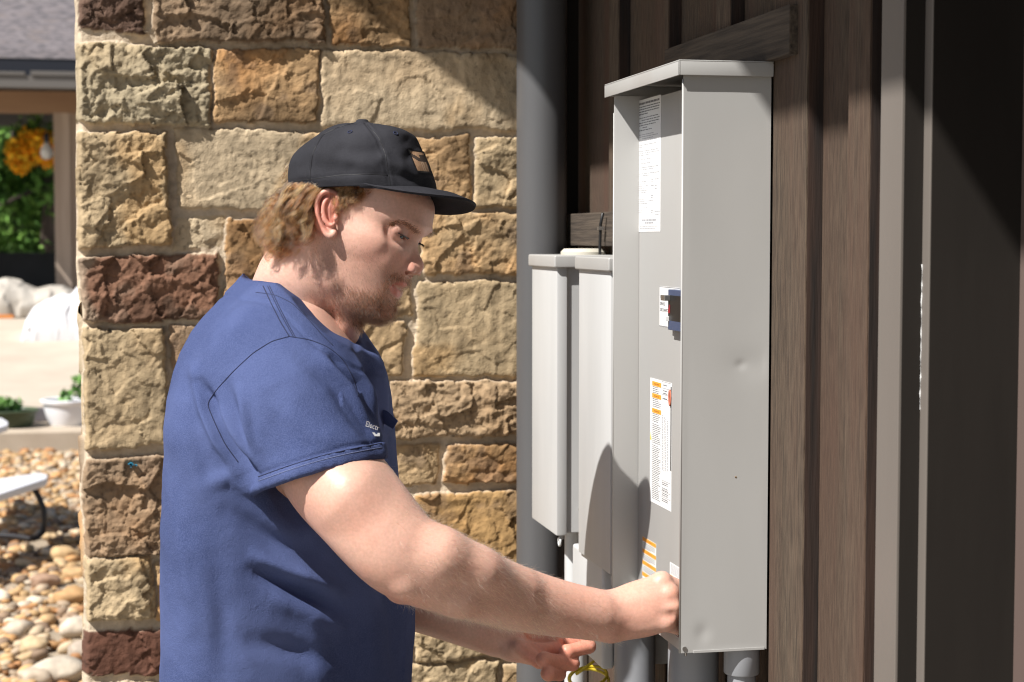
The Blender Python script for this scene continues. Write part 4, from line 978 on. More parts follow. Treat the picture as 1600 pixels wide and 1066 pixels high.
def arm_left():
    A = Field(PC(430,1120,2.72)-np.array([0,.01,.05]), PC(985,700,2.50)+np.array([.0,0,.02]), .0024)
    Pp = [(470,650,2.68,.066),(530,780,2.70,.058),(590,922,2.69,.046),(650,946,2.67,.0335),(720,973,2.66,.0295),(790,1000,2.655,.0255)]
    A.chain(*spl([PC(*p[:3]) for p in Pp], [p[3] for p in Pp], 6), .012)
    wr = [(800,994,2.668),(803,1000,2.655),(803,1008,2.645),(800,1016,2.637)]
    mc = [(876,985,2.690),(880,996,2.668),(868,1015,2.643),(850,1033,2.622)]; rr = [.0115,.0118,.0112,.0105]
    for a, b, r in zip(wr, mc, rr): A.cone(PC(*a), PC(*b), .0165, r, .014)
    A.ell(PC(836,1008,2.652), (.034,.015,.028), .014)
    A.ell(PC(845,994,2.645), (.024,.010,.018), .008, 'sub')                       # hollow of the palm
    A.cone(PC(812,1012,2.618), PC(843,1034,2.606), .0125, .0115, .010)                 # heel on the near side
    fin = [[(876,985,2.690),(905,985,2.690),(915,996,2.670),(900,1004,2.655)],
           [(880,998,2.668),(914,998,2.650),(920,1010,2.622),(886,1019,2.602)],
           [(868,1015,2.643),(891,1022,2.635),(894,1037,2.606),(850,1031,2.578)],
           [(850,1034,2.622),(872,1046,2.618),(874,1054,2.596),(857,1053,2.570)]]
    fr = [[.0110,.0096,.0086,.0078],[.0112,.0112,.0112,.0108],[.0115,.0114,.0116,.0112],[.0105,.0100,.0102,.0104]]
    for c, r in zip(fin, fr):
        A.chain([PC(*p) for p in c], r, .0018); A.ell(PC(*c[3]), (r[3]*1.12, r[3]*1.05, r[3]*1.05), .004)
    th = [(812,992,2.690),(850,984,2.712),(890,978,2.712),(912,980,2.704)]; A.chain([PC(*p) for p in th], [.016,.0125,.0110,.0095], .008)
    V, F = A.mesh(); return relax(V, F, 2, .45), F
LV, LF = arm_left()
# ---------------------------------------------------------------- torso: one set of slices shared by body and shirt
TY = [440,455,470,485,500,520,550,580,620,660,700,760,820,880,950,1010,1066,1150,1300,1400]
TB = [408,372,350,334,320,305,289,278,268,262,260,257.5,256,256,255,255,254.5,256,266,280]
TFx = [500,520,532,543,553,566,586,600,607,610,613,619,629,639,645,644,640,634,628,620]
TB = [t+19*min(1, max(0, (y-540)/160.)) for t, y in zip(TB, TY)]; TFx = [t-2*min(1, max(0, (y-540)/160.)) for t, y in zip(TFx, TY)]
TD = [.045,.075,.105,.135,.155,.175,.193,.203,.207,.205,.203,.200,.197,.195,.192,.190,.190,.190,.195,.190]
def sstepz(y): return sstep(520, 700, y)
def torso_d(P, off=0.0, zc=-2.465):
    Z = 2.465; y = 533-P[..., 1]/Z*FPX                        # rows measured at the torso's own depth
    k = Z/FPX; b = (np.interp(y, TY, TB)-800)*k-off*-1*-1+off*0; b = (np.interp(y, TY, TB)-800)*k+off; f = (np.interp(y, TY, TFx)-800)*k-off
    D = np.interp(y, TY, TD)-off; xc = (b+f)/2; a = (f-b)/2
    zl = (P[..., 2]-zc)+.45*(P[..., 0]-xc)*sstepz(y); xn = (P[..., 0]-xc)/a; zn = zl/D
    r = (np.abs(xn)**2.3+np.abs(zn)**2.3)**(1/2.3)
    return (r-1)*np.minimum(a, D)*.9
def torso_body():
    T = Field(PC(250,1420,2.46)-np.array([.0,0,.25]), PC(640,470,2.46)+np.array([.0,0,.25]), .012)
    T.apply(lambda P: torso_d(P, .014), T.lo, T.lo+T.h*T.n, .01)
    for sg, z in ((1, 2.30), (-1, 2.63)): T.cone(PC(450,590,z), PC(490,690,z-.05*sg*.5), .07, .055, .03)
    return T.mesh()
BV, BF = torso_body()
# ---------------------------------------------------------------- join the body pieces into one skin mesh
Vs = [HV, RV, LV, BV]; Fs = [HF, RF, LF, BF]; n0 = np.cumsum([0]+[len(v) for v in Vs])
SV = np.concatenate(Vs); SF = np.concatenate([f+n for f, n in zip(Fs, n0)]); SN = vnormals(SV, SF)
part = np.concatenate([np.full(len(v), i) for i, v in enumerate(Vs)])
px_ = to_px(SV); q_ = SV-HC; hf, hu, hs = q_@ef, q_@eu, q_@es
col = np.ones((len(SV), 3))*np.array([.66,.395,.305])
col *= (1+.025*fbm(SV*30, 3, 1)+.05*fbm(SV*140, 3, 2))[:, None]
red = np.array([1.02,.74,.70])
def tint(w, c): 
    global col
    col = col*(1-w[:, None])+col*np.array(c)*w[:, None]
h_ = part == 0
tint(.55*h_*np.exp(-((hf-.088)/.016)**2-((hu+.035)/.016)**2), red)                                    # nose
tint(.38*h_*np.exp(-((hf-.045)/.028)**2-((hu+.035)/.022)**2-((np.abs(hs)-.05)/.03)**2), red)          # cheeks
ear_c = lp(510, 333, .075); dd = np.linalg.norm((SV-ear_c)@HR.T/np.array([.02,.036,.03]), axis=1); tint(.75*h_*sstep(1.15,.7,dd), (1.0,.62,.60))
tint(.35*h_*sstep(.03,.06,hu)*(hf > 0), (.92,.80,.76))
tint(.55*h_*np.exp(-((hu-.002)/.012)**2-((np.abs(hs)-.034)/.020)**2)*(hf > .03), (.80,.62,.60))
tint(.45*h_*np.exp(-((hu+.001)/.0028)**2-((np.abs(hs)-.034)/.014)**2)*(hf > .045), (.50,.34,.32))
tint(.25*h_*np.exp(-((hu-.0115)/.0022)**2-((np.abs(hs)-.034)/.014)**2)*(hf > .045), (.62,.46,.44))  # lid crease shade painted into the skin colour
ins_u = sstep(-.055,-.062,hu)*sstep(-.088,-.080,hu)
lipm = np.zeros(len(SV))
for pts_, r_ in ((([631.5,445,0],[629,443.5,.009],[618,441.5,.017],[605,441.5,.0235]), .0052), (([620.5,459,0],[619,457.5,.009],[612,451,.017],[604,442,.0235]), .0070)):
    Q = np.array([lp(*x) for x in pts_])
    for i in range(3):
        a, b = Q[i], Q[i+1]; ab = b-a; t = np.clip(((SV-a)@ab)/(ab@ab), 0, 1); d = np.linalg.norm(SV-a-t[:, None]*ab, axis=1); lipm = np.maximum(lipm, sstep(r_, r_*.6, d)*(1-.5*(i == 2)*t))
tint(.85*h_*lipm, (.90,.52,.54))
# beard shadow on the jaw: real colour of stubbled skin
bd = h_*sstep(-.030,-.060,hu)*sstep(-.045,.0,hf)*(1-lipm); tint(.50*bd, (.66,.60,.56))
# arms: ruddier elbow and knuckles
r_ = part == 1
for (x, y, z, s_, a_) in ((622,915,2.20,.035,.45),(1052,925,2.33,.02,.40),(1052,965,2.33,.02,.40),(940,985,2.32,.03,.25),(985,998,2.33,.03,.25)):
    tint(a_*np.exp(-(np.linalg.norm(SV-PC(x,y,z), axis=1)/s_)**2)*r_, (1.0,.72,.66))
l_ = part == 2
mo = fbm(SV*22, 3, 41); tint(.30*((part == 1)|(part == 2))*np.clip(mo*2.2, 0, 1), (1.0,.78,.72)); tint(.22*(part == 1)*np.clip(-mo*2.2, 0, 1), (.96,.98,.90))
tint(.75*l_*sstep(790,830,px_[:,0]), (1.03,.68,.60))
sb = h_*(px_[:,0] > 515)*(px_[:,0] < 585)*sstep(338-(px_[:,0]-520)*.5+8, 338-(px_[:,0]-520)*.5-6, px_[:,1])*(hs > 0); tint(.75*sb*sstep(590,565,px_[:,0]), (.35,.26,.20))
body_w = cam2world(SV)
def skinmat():
    m = bpy.data.materials.new('skin'); m.use_nodes = True; t = m.node_tree; N = t.nodes; K = t.links; b = N['Principled BSDF']
    a = N.new('ShaderNodeAttribute'); a.attribute_name = 'Col'; tc = N.new('ShaderNodeTexCoord')
    n = N.new('ShaderNodeTexNoise'); n.inputs['Scale'].default_value = 260; n.inputs['Detail'].default_value = 4; K.new(tc.outputs['Object'], n.inputs['Vector'])
    mr = N.new('ShaderNodeMapRange'); mr.inputs[1].default_value = .35; mr.inputs[2].default_value = .7; mr.inputs[3].default_value = .93; mr.inputs[4].default_value = 1.05; K.new(n.outputs['Fac'], mr.inputs[0])
    mx = N.new('ShaderNodeVectorMath'); mx.operation = 'SCALE'; K.new(a.outputs['Color'], mx.inputs[0]); K.new(mr.outputs[0], mx.inputs['Scale']); K.new(mx.outputs[0], b.inputs['Base Color'])
    v = N.new('ShaderNodeTexVoronoi'); v.inputs['Scale'].default_value = 900; K.new(tc.outputs['Object'], v.inputs['Vector'])
    bp = N.new('ShaderNodeBump'); bp.inputs['Strength'].default_value = .14; bp.inputs['Distance'].default_value = .0006; K.new(v.outputs['Distance'], bp.inputs['Height'])
    n2 = N.new('ShaderNodeTexNoise'); n2.inputs['Scale'].default_value = 90; n2.inputs['Detail'].default_value = 5; K.new(tc.outputs['Object'], n2.inputs['Vector'])
    b2 = N.new('ShaderNodeBump'); b2.inputs['Strength'].default_value = .24; b2.inputs['Distance'].default_value = .0015; K.new(n2.outputs['Fac'], b2.inputs['Height']); K.new(bp.outputs[0], b2.inputs['Normal'])
    K.new(b2.outputs[0], b.inputs['Normal'])
    b.inputs['Roughness'].default_value = .43; b.inputs['Specular IOR Level'].default_value = .4
    b.inputs['Subsurface Weight'].default_value = .22; b.inputs['Subsurface Radius'].default_value = (1.0,.30,.15); b.inputs['Subsurface Scale'].default_value = .007
    return m
M['skin'] = skinmat()
body = np_mesh('body', body_w, SF, M['skin'], man, True, col)
bvB = bvh_of(body_w, SF)
def shoot(bv, px, py, off=0.0):
    d = ray(px, py).normalized(); h = bv.ray_cast(CO, d)
    if h[0] is None: return None, None
    n = h[1]; n = n if n.dot(d) < 0 else -n; return h[0]+n*off, n
# ---------------------------------------------------------------- eyes, teeth
def eyemat():
    m = bpy.data.materials.new('eye'); m.use_nodes = True; N = m.node_tree.nodes; K = m.node_tree.links; b = N['Principled BSDF']; b.inputs['Roughness'].default_value = .08
    a = N.new('ShaderNodeAttribute'); a.attribute_name = 'Col'; K.new(a.outputs['Color'], b.inputs['Base Color']); return m
em = eyemat()
for sg in (1, -1):
    bm = bmesh.new(); bmesh.ops.create_uvsphere(bm, u_segments=40, v_segments=28, radius=.0122); V = np.array([v.co[:] for v in bm.verts]); F = [[v.index for v in f.verts] for f in bm.faces]; bm.free()
    c = l2c(EF,.0003,sg*.0320); g = (l2c(EF+.9,-.45,sg*.031)-c); g /= np.linalg.norm(g)     # gaze: forward and down
    cs = (V/.0122)@g; C = np.ones((len(V),3))*np.array([.26,.22,.20]); C[cs > .80] = (.05,.065,.07); C[cs > .965] = (.005,.005,.005)
    V = V*(1+.05*sstep(.87,.95,cs))[:, None]
    me = bpy.data.meshes.new('eye'); me.from_pydata([tuple(v) for v in cam2world(V+c)], [], F); me.polygons.foreach_set('use_smooth', [True]*len(F)); me.materials.append(em)
    ca = me.color_attributes.new('Col', 'FLOAT_COLOR', 'POINT'); ca.data.foreach_set('color', np.c_[C, np.ones(len(C))].ravel().astype(np.float32))
    link(bpy.data.objects.new('eye', me), man)
tb = MB(); 
for k in range(-3, 4):
    c = cam2world(np.array([l2c(*[loc(625,448.2,0)[0]-.004-abs(k)*.0016, loc(625,448.2,0)[1]+.0014, k*.0068])]))[0]; tb.lathe(c, [(.0034,-.003),(.0036,0),(.0030,.004)], 10)
tb.build('teeth', mat('tooth', (.75,.72,.65), None, .2), man, smooth='auto')
# ---------------------------------------------------------------- T-SHIRT
def cutline(x, z):
    near = np.interp(x, [380,398,444,474,501,528,560,640], [436,441,446,467,497,521,540,600])
    far = np.interp(x, [380,398,470,538,560,590,640], [436,440,455,501,516,545,600])
    t = np.clip((z+2.465)/.08+.5, 0, 1); return near*t+far*(1-t)
def shirt():
    S = Field(PC(236,1180,2.46)-np.array([0,0,.26]), PC(668,425,2.46)+np.array([0,0,.33]), .0032)
    S.apply(lambda P: torso_d(P), S.lo, S.lo+S.h*S.n, .01)
    S.chain([PC(484,440,2.44), PC(468,500,2.455)], [.0625,.068], .03); S.chain([PC(446,440,2.44), PC(430,500,2.455)], [.0515,.060], .03)
    S.chain([PC(440,505,2.42), PC(445,560,2.335)], [.075,.088], .04); S.chain([PC(450,510,2.50), PC(455,570,2.62)], [.075,.085], .04)
    S.chain([PC(438,585,2.315), PC(462,640,2.285), PC(507,748,2.240)], [.095,.094,.0860], .03)
    S.chain([PC(452,585,2.62), PC(480,660,2.66), PC(530,770,2.69)], [.085,.080,.075], .03)
    # cut the sleeve hem
    n = np.array([.26,.97]); n /= np.linalg.norm(n)
    def arm_only(P, z0=-2.262):
        # region around the near sleeve tube beyond the hem line, outside the torso
        y = P[...,1]; x = P[...,0]; Z = -P[...,2]; pxx = 800+FPX*x/Z; pyy = 533-FPX*y/Z
        hem = 767+(pxx-405)*(-53/198.)+ -6*np.sin(np.clip((pxx-405)/198,0,1)*math.pi)
        dz = (-2.34-P[...,2])
        dz2 = -torso_d(P, -.004)+0*dz
        return np.maximum(np.maximum((hem-pyy)*Z/FPX, dz2*1.0), (-2.52-P[...,2]))
    a = PC(380,960,2.25); b = PC(680,700,2.25)
    S.apply(arm_only, (a[0]-.03,a[1]-.03,-2.52), (b[0]+.05,b[1]+.10,-2.10), .002, 'sub')
    # hollow inside of the sleeve
    S.chain([PC(484,690,2.262), PC(509,765,2.240)], [.070,.0800], .004, 'sub')
    # neckline
    def neck(P):
        x = P[...,0]; y = P[...,1]; Z = -P[...,2]; Zc = 2.44; pxx = 800+FPX*x/Zc; pyy = 533-FPX*y/Zc; return (pyy-cutline(pxx, P[...,2]))*Zc/FPX*.85
    a = PC(385,600,2.44); b = PC(640,430,2.44); S.apply(neck, (a[0],a[1],-2.60), (b[0],b[1]+.02,-2.25), .002, 'sub', pad=.0)
    # everything above the cut around the collar, too
    S.apply(lambda P: torso_d(P)*0+(P[...,1]*-1+PC(0,1172,2.46)[1]), S.lo, (S.lo+S.h*S.n)*np.array([1,1,1]), .002, 'sub', pad=0) if False else None
    return S.mesh()
TV, TF_ = shirt(); TV = relax(TV, TF_, 2, .4); TN = vnormals(TV, TF_); tp_ = to_px(TV)
front = sstep(-.15,.25, (TN*(-TV/np.linalg.norm(TV, axis=1)[:, None])).sum(1))*(TV[:,2] > -2.47)
# folds: (polyline in photo pixels, amplitude in metres, width in pixels)
FOLDS = [([(312,600),(340,655),(368,708),(396,752)], -.0110, 9), ([(334,630),(358,672),(390,724)], .0065, 9), ([(300,575),(318,640),(340,690),(372,735)], .0050, 9),
 ([(352,600),(372,665),(395,730)], -.0035, 9), ([(372,610),(386,670),(404,735)], .0035, 8), ([(388,640),(398,700),(412,745)], -.0025, 8),
 ([(300,600),(305,680),(330,760),(352,800)], -.0020, 14), ([(400,775),(360,745),(320,760)], .0030, 14), ([(400,790),(450,850),(520,930)], .0030, 18),
 ([(360,800),(420,840),(500,880)], -.0045, 16), ([(400,870),(455,895),(530,925)], .0055, 12), ([(395,890),(450,918),(525,948)], -.0060, 12), ([(420,930),(470,955),(540,985)], .0035, 16),
 ([(380,1000),(450,1015),(540,1030)], -.0035, 18), ([(300,820),(320,900),(330,1000)], .0020, 22), ([(270,760),(285,860),(300,980)], .0018, 14), ([(330,880),(345,960),(350,1060)], -.0022, 18),
 ([(560,880),(580,960),(585,1060)], .0030, 22), ([(600,900),(618,980),(622,1060)], -.0025, 14), ([(480,960),(500,1020),(505,1066)], .0025, 20),
 ([(470,560),(520,600),(560,660),(590,700)], -.0030, 12), ([(500,555),(545,600),(580,660),(600,700)], .0040, 8), ([(520,560),(556,600),(588,668)], -.0055, 7), ([(440,640),(500,680),(560,700)], .0022, 18), ([(420,600),(440,680),(450,730)], -.0018, 18),
 ([(556,555),(575,605),(592,668)], .0040, 5), ([(566,548),(584,600),(597,650)], -.0045, 5), ([(575,540),(596,590),(604,640)], .0030, 4), ([(545,520),(562,560),(575,600)], -.0030, 5), ([(548,530),(575,560),(592,590)], .0025, 7)]
disp = np.zeros(len(TV))
for pl_, amp, wd in FOLDS:
    d, t = seg_dist(tp_, pl_); disp += amp*np.exp(-(d/wd)**2)*np.sin(np.pi*np.clip(t*.92+.04, 0, 1))**.6
disp = disp*2.2*front + .0050*(ridge(np.stack([TV[:,0]*11+TV[:,1]*9, TV[:,1]*3.5-TV[:,0]*3, TV[:,2]*5], 1), 3, 12)-.6)*sstep(560,700,tp_[:,1])*front + .0028*fbm(TV*np.array([9,7,9]), 3, 6)*sstep(440,560,tp_[:,1]) + .0009*fbm(TV*40, 2, 9)
# hem and neck bands stand slightly proud
hemy = 767+(tp_[:,0]-405)*(-53/198.)-6*np.sin(np.clip((tp_[:,0]-405)/198,0,1)*math.pi); dh = hemy-tp_[:,1]
onsl = (tp_[:,0] > 395) & (tp_[:,0] < 612) & (TV[:,2] > -2.40)
disp += onsl*(.0024*(sstep(-2,1,dh)*sstep(24,21,dh)) - .0022*np.exp(-((dh-26)/3)**2))
cl = tp_[:,1]-cutline(800+FPX*TV[:,0]/2.44, TV[:,2])*1.0
disp += .0014*sstep(-6,0,cl)*sstep(26,22,cl)-.0012*np.exp(-((cl-27)/3)**2)
disp = np.where((tp_[:,0] > 535) & (tp_[:,1] > 610) & (TV[:,2] > -2.42), np.clip(disp, -.0035, .01), disp)
TV = TV+TN*disp[:, None]
def fabric(name, c1, c2, fleck=.5, sheen=.25, rough=.9, sc=900):
    m = mat(name, c1, c2, rough, 800, (1,1,1), 0, ramp=(.40,.62), c3=tuple(x*1.25 for x in c2), s3=6, r3=(.45,.75), spec=.12, sheen=0)
    N = m.node_tree.nodes; K = m.node_tree.links; b = N['Principled BSDF']; tc = N.new('ShaderNodeTexCoord')
    n = N.new('ShaderNodeTexNoise'); n.inputs['Scale'].default_value = sc; n.inputs['Detail'].default_value = 3; K.new(tc.outputs['Object'], n.inputs['Vector'])
    n2 = N.new('ShaderNodeTexNoise'); n2.inputs['Scale'].default_value = 170; n2.inputs['Detail'].default_value = 5; n2.inputs['Roughness'].default_value = .7; K.new(tc.outputs['Object'], n2.inputs['Vector'])
    b1 = N.new('ShaderNodeBump'); b1.inputs['Strength'].default_value = fleck; b1.inputs['Distance'].default_value = .0009; K.new(n.outputs['Fac'], b1.inputs['Height'])
    b2 = N.new('ShaderNodeBump'); b2.inputs['Strength'].default_value = fleck; b2.inputs['Distance'].default_value = .0010; K.new(n2.outputs['Fac'], b2.inputs['Height']); K.new(b1.outputs[0], b2.inputs['Normal']); K.new(b2.outputs[0], b.inputs['Normal'])
    return m
M['shirt'] = fabric('faded_navy_cotton', (.044,.062,.152), (.080,.104,.222), .9, .18)
M['seam'] = mat('navy_thread', (.018,.024,.065), None, .9); M['thread'] = mat('pale_thread', (.16,.19,.33), None, .9)
shw = cam2world(TV); shirt_o = np_mesh('t_shirt', shw, TF_, M['shirt'], man, True); bvS = bvh_of(shw, TF_)
def seam(name, pts, r, m, parent, bv, off=.0002, n=60, dash=False):
    P = np.array(pts, float); L = np.r_[0, np.cumsum(np.linalg.norm(np.diff(P, axis=0), axis=1))]; t = np.linspace(0, L[-1], n)
    # smooth the polyline
    xs = np.interp(t, L, P[:,0]); ys = np.interp(t, L, P[:,1])
    for _ in range(10): xs[1:-1] = (xs[:-2]+xs[1:-1]*2+xs[2:])/4; ys[1:-1] = (ys[:-2]+ys[1:-1]*2+ys[2:])/4
    b = MB(); run = []; last = None
    for x, y in zip(xs, ys):
        p, nn = shoot(bv, x, y, off)
        if p is None or (last is not None and (p-last).length > .03):
            if len(run) > 2: b.tube(run, r, 6)
            run = []
        if p is not None: run.append(p)
        last = p
    if len(run) > 2: b.tube(run, r, 6)
    return b.build(name, m, parent, smooth=True) if b.v else None
sm_ = [(452,526),(425,533),(395,552),(365,580),(340,607),(323,631),(336,662),(352,695),(372,722)]
seam('armhole_seam', sm_, .0007, M['seam'], shirt_o, bvS, .0001, 110)
seam('armhole_seam', [(452,526),(485,531),(512,542),(535,560),(552,590),(560,620)], .0007, M['seam'], shirt_o, bvS, 0, 60)
for dx in (0, 7, 10): seam('shoulder_seam', [(411+dx,447),(424+dx,475),(438+dx,503),(452+dx,526+dx*.2)], .0006 if dx else .0008, M['seam'], shirt_o, bvS, .0, 50)
seam('collar_seam', [(400,457),(430,461),(455,473),(478,495),(500,520),(520,540)], .0007, M['seam'], shirt_o, bvS, 0, 70)
hp = [(x, 767+(x-405)*(-53/198.)-6*math.sin((x-405)/198*math.pi)-22) for x in range(404, 602, 8)]
seam('hem_stitching', hp, .0006, M['seam'], shirt_o, bvS, .0005, 90); seam('hem_stitching', [(x, y+6) for x, y in hp], .0004, M['thread'], shirt_o, bvS, .0002, 90)
# pocket tab standing off the chest, and the white print
p0, n_ = shoot(bvS, 596, 646, 0)
if p0 is not None:
    zz_p = (p0-CO).dot(F_)
    pf_ = MB(); q = [PZ(582,634,zz_p+.01), PZ(606,643,zz_p-.002), PZ(622,658,zz_p-.006), PZ(614,671,zz_p-.006), PZ(603,664,zz_p), PZ(582,655,zz_p+.01)]
    pf_.prism(q, F_*.006); pf_.build('pocket_tab', M['shirt'], shirt_o, bevel=.0015)
M['print'] = mat('white_print', (.85,.86,.88), None, .8)
def stamp(name, polys, m, parent, bv, off=.0006):
    b = MB()
    for pl_ in polys:
        pts = [shoot(bv, x, y, off)[0] for x, y in pl_]
        if any(p is None for p in pts): continue
        b.add(pts, [tuple(range(len(pts)))])
    return b.build(name, m, parent, fix=False) if b.v else None
stamp('print_bar', [[(581,676),(593,677),(593,682),(585,682)]], M['print'], shirt_o, bvS)
fc = bpy.data.curves.new('l', 'FONT'); fc.body = 'Electr'; fc.size = 1; fc.shear = .3; fo = bpy.data.objects.new('l', fc); COL.objects.link(fo); bpy.context.view_layer.update()
fme = bpy.data.meshes.new_from_object(fo.evaluated_get(bpy.context.evaluated_depsgraph_get())); bpy.data.objects.remove(fo)
wd_ = max(v.co.x for v in fme.vertices); okk = True
for v in fme.vertices:
    x = 570+v.co.x/wd_*22; y = 666+(v.co.x/wd_)*8-v.co.y*13; p, nn = shoot(bvS, x, y, .0007)
    if p is None: p = PZ(x, y, 2.4)
    v.co = p
fme.materials.clear(); fme.materials.append(M['print']); o = bpy.data.objects.new('lettering', fme); link(o, shirt_o)
# ---------------------------------------------------------------- trousers and boots (below the frame)
M['denim'] = fabric('dark_denim', (.030,.042,.075), (.045,.06,.10), .4, .1)
hipc = cam2world(np.array([PC(446,1180,2.465)]))[0]
def leg_pts(sg):
    s_ = Vector(F_); s_.z = 0; s_ = s_.normalized()*sg
    return [Vector(hipc)+s_*.085+Vector((0,0,-.02)), Vector(hipc)+s_*.10+Vector((.03,0,-.42)), Vector((hipc[0]-.02, hipc[1], .10))+s_*.12]
tr = Field(np.array([hipc[0]-.25, hipc[1]-.30, .02]), np.array([hipc[0]+.25, hipc[1]+.30, hipc[2]+.13]), .009)
tr.ell((hipc[0]+.0, hipc[1], hipc[2]), (.178,.196,.12), .03)
for sg in (1, -1): a, b, c = leg_pts(sg); tr.chain([a, b, c], [.105,.075,.062], .03)
V, F = tr.mesh(); np_mesh('trousers', relax(V, F, 2), F, M['denim'], man, True)
for sg in (1, -1):
    a, b, c = leg_pts(sg); bt = Field(np.array([c.x-.12, c.y-.08, 0.0]), np.array([c.x+.24, c.y+.08, .2]), .006)
    bt.chain([(c.x-.02,c.y,.17),(c.x-.02,c.y,.06),(c.x+.10,c.y,.05),(c.x+.17,c.y,.045)], [.052,.052,.048,.040], .03); V, F = bt.mesh(); V[:,2] = np.maximum(V[:,2], .004)
    np_mesh('boot', V, F, mat('brown_boot_leather', (.10,.06,.035), (.13,.08,.045), .6, 30), man, True)
# ---------------------------------------------------------------- CAP
CPSI = math.radians(21); cf = np.array([math.cos(CPSI), 0, math.sin(CPSI)]); cs_ = np.array([-math.sin(CPSI), 0, math.cos(CPSI)])
CY = [303,292,280,268,258,247,238,230,222,215,209,204,199.5,196,193.5,192.3]
CB = [450,450.5,451,451.5,452.5,457,464.5,473,483.5,494,502.5,510,519,528,540,556]
CFR = [682,681,678.5,674,669,664,660.5,657,653.5,650,644,633,617,603,588,574]
CWD = [.0830,.0835,.0838,.0835,.0828,.081,.0785,.075,.0705,.065,.0585,.0515,.043,.034,.023,.010]
NTH = 200; k_ = HZ/FPX; th_ = np.linspace(0, 2*np.pi, NTH, endpoint=False); rings = []
yy_ = np.interp(np.linspace(0, len(CY)-1, 90), range(len(CY)), CY)
tt_ = np.linspace(0, len(CY)-1, 90)
def ci(a): 
    v = np.interp(tt_, range(len(CY)), a); 
    for _ in range(6): v[1:-1] = (v[:-2]+2*v[1:-1]+v[2:])/4
    return v
yy_, bb_, ff_, ww_ = ci(CY), ci(CB), ci(CFR), ci(CWD)
for j in range(90):
    xc = ((bb_[j]+ff_[j])/2-800)*k_; A_ = (ff_[j]-bb_[j])/2*k_; a_ = math.sqrt(max(A_**2-(ww_[j]*math.sin(CPSI))**2, 1e-8))/math.cos(CPSI); y = -(yy_[j]-533)*k_
    e = 2.15; c, s = np.cos(th_), np.sin(th_); r = 1/(np.abs(c)**e+np.abs(s)**e)**(1/e)
    lift = .003*(1-j/89.)**2*np.clip(s, 0, 1)**1.2*1.0
    P = np.stack([xc+r*c*a_*cf[0]+r*s*ww_[j]*cs_[0], y+lift, -HZ+r*c*a_*cf[2]+r*s*ww_[j]*cs_[2]], 1); rings.append(P)
CV = np.array(rings); CV_ = CV.reshape(-1, 3)
i = np.arange(90*NTH).reshape(90, NTH); CFc = np.stack([i[:-1].ravel(), np.roll(i[:-1], -1, 1).ravel(), np.roll(i[1:], -1, 1).ravel(), i[1:].ravel()], 1)
Nn = vnormals(CV_, CFc); ctr = CV_.mean(0); flip = ((CV_-ctr)*Nn).sum(1).mean() < 0
if flip: CFc = CFc[:, ::-1]; Nn = -Nn
cpx = to_px(CV_); dsp = .0022*fbm(CV_*18, 2, 5)+.0007*fbm(CV_*60, 2, 6)
CR = [([(535,232),(560,238),(590,232)], -.0035, 12), ([(545,252),(590,258),(625,262)], .0030, 12), ([(480,250),(510,262),(545,262)], -.0022, 14), ([(600,258),(625,275),(660,285)], -.0035, 9), ([(600,245),(625,262),(650,275)], .0025, 8),
      ([(590,215),(612,235),(618,262)], -.0015, 12), ([(640,218),(650,230),(640,245)], -.003, 9), ([(470,275),(520,282),(570,278)], .0018, 10)]
for pl_, amp, wd in CR:
    d, t = seg_dist(cpx, pl_); dsp += amp*np.exp(-(d/wd)**2)*(CV_[:,2] > -HZ)
for pl_ in ([(571,192),(590,215),(600,240),(606,275),(608,292)], [(560,191),(530,198),(505,210),(490,237),(486,265),(485,298)]):
    d, t = seg_dist(cpx, pl_); dsp += (-.0014*np.exp(-(d/1.8)**2)+.0006*np.exp(-((d-4)/2)**2))*(CV_[:,2] > -HZ)
d, t = seg_dist(cpx, [(450,284),(530,273),(600,272),(690,281)]); dsp += -.0006*np.exp(-(d/1.5)**2)*(CV_[:,2] > -HZ)
CV_ = CV_+Nn*dsp[:, None]
M['cap'] = fabric('black_twill', (.021,.021,.025), (.033,.033,.039), .3, .25, .8, 1500)
# inner wall so the cap has thickness
IN = CV_-Nn*.0025; nC = len(CV_); CF2 = CFc[:, ::-1]+nC
e_ = np.arange(NTH); rim = np.stack([e_, np.roll(e_, -1), np.roll(e_, -1)+nC, e_+nC], 1)
top = np.stack([e_, np.roll(e_, -1), np.roll(e_, -1), e_], 1)
cw = cam2world(np.concatenate([CV_, IN])); cap_o = np_mesh('cap', cw, np.concatenate([CFc, CF2, rim]), M['cap'], man, True)
bvC = bvh_of(cw[:nC], CFc)
ct = MB(); tp0 = cam2world(np.array([PC(566, 193.5, HZ)]))[0]
ct.lathe((tp0[0], tp0[1], tp0[2]-.006), [(.028,.000),(.024,.0045),(.012,.0075),(.009,.0085),(.0085,.0105),(.006,.0120),(.0,.0122)], 28); ct.build('button', M['cap'], cap_o, smooth=True)
for (x, y) in ((547,206.5),(618,208.5)):
    p, nn = shoot(bvC, x, y, .0004)
    if p is not None:
        a = nn.orthogonal().normalized(); b_ = nn.cross(a); MB().tube([p+(a*math.cos(t)+b_*math.sin(t))*.0030 for t in np.linspace(0, 6.283, 14)], .0007, 5, cap=False).build('eyelet', M['seam'], cap_o, smooth=True)
for pl_ in ([(573,194),(592,215),(602,240),(608,275),(610,291)], [(556,192),(528,199),(504,211),(489,238),(485,265),(484,297)], [(452,285),(530,274),(575,272),(606,274)]):
    seam('seam', pl_, .0004, M['black'], cap_o, bvC, .0001, 70)
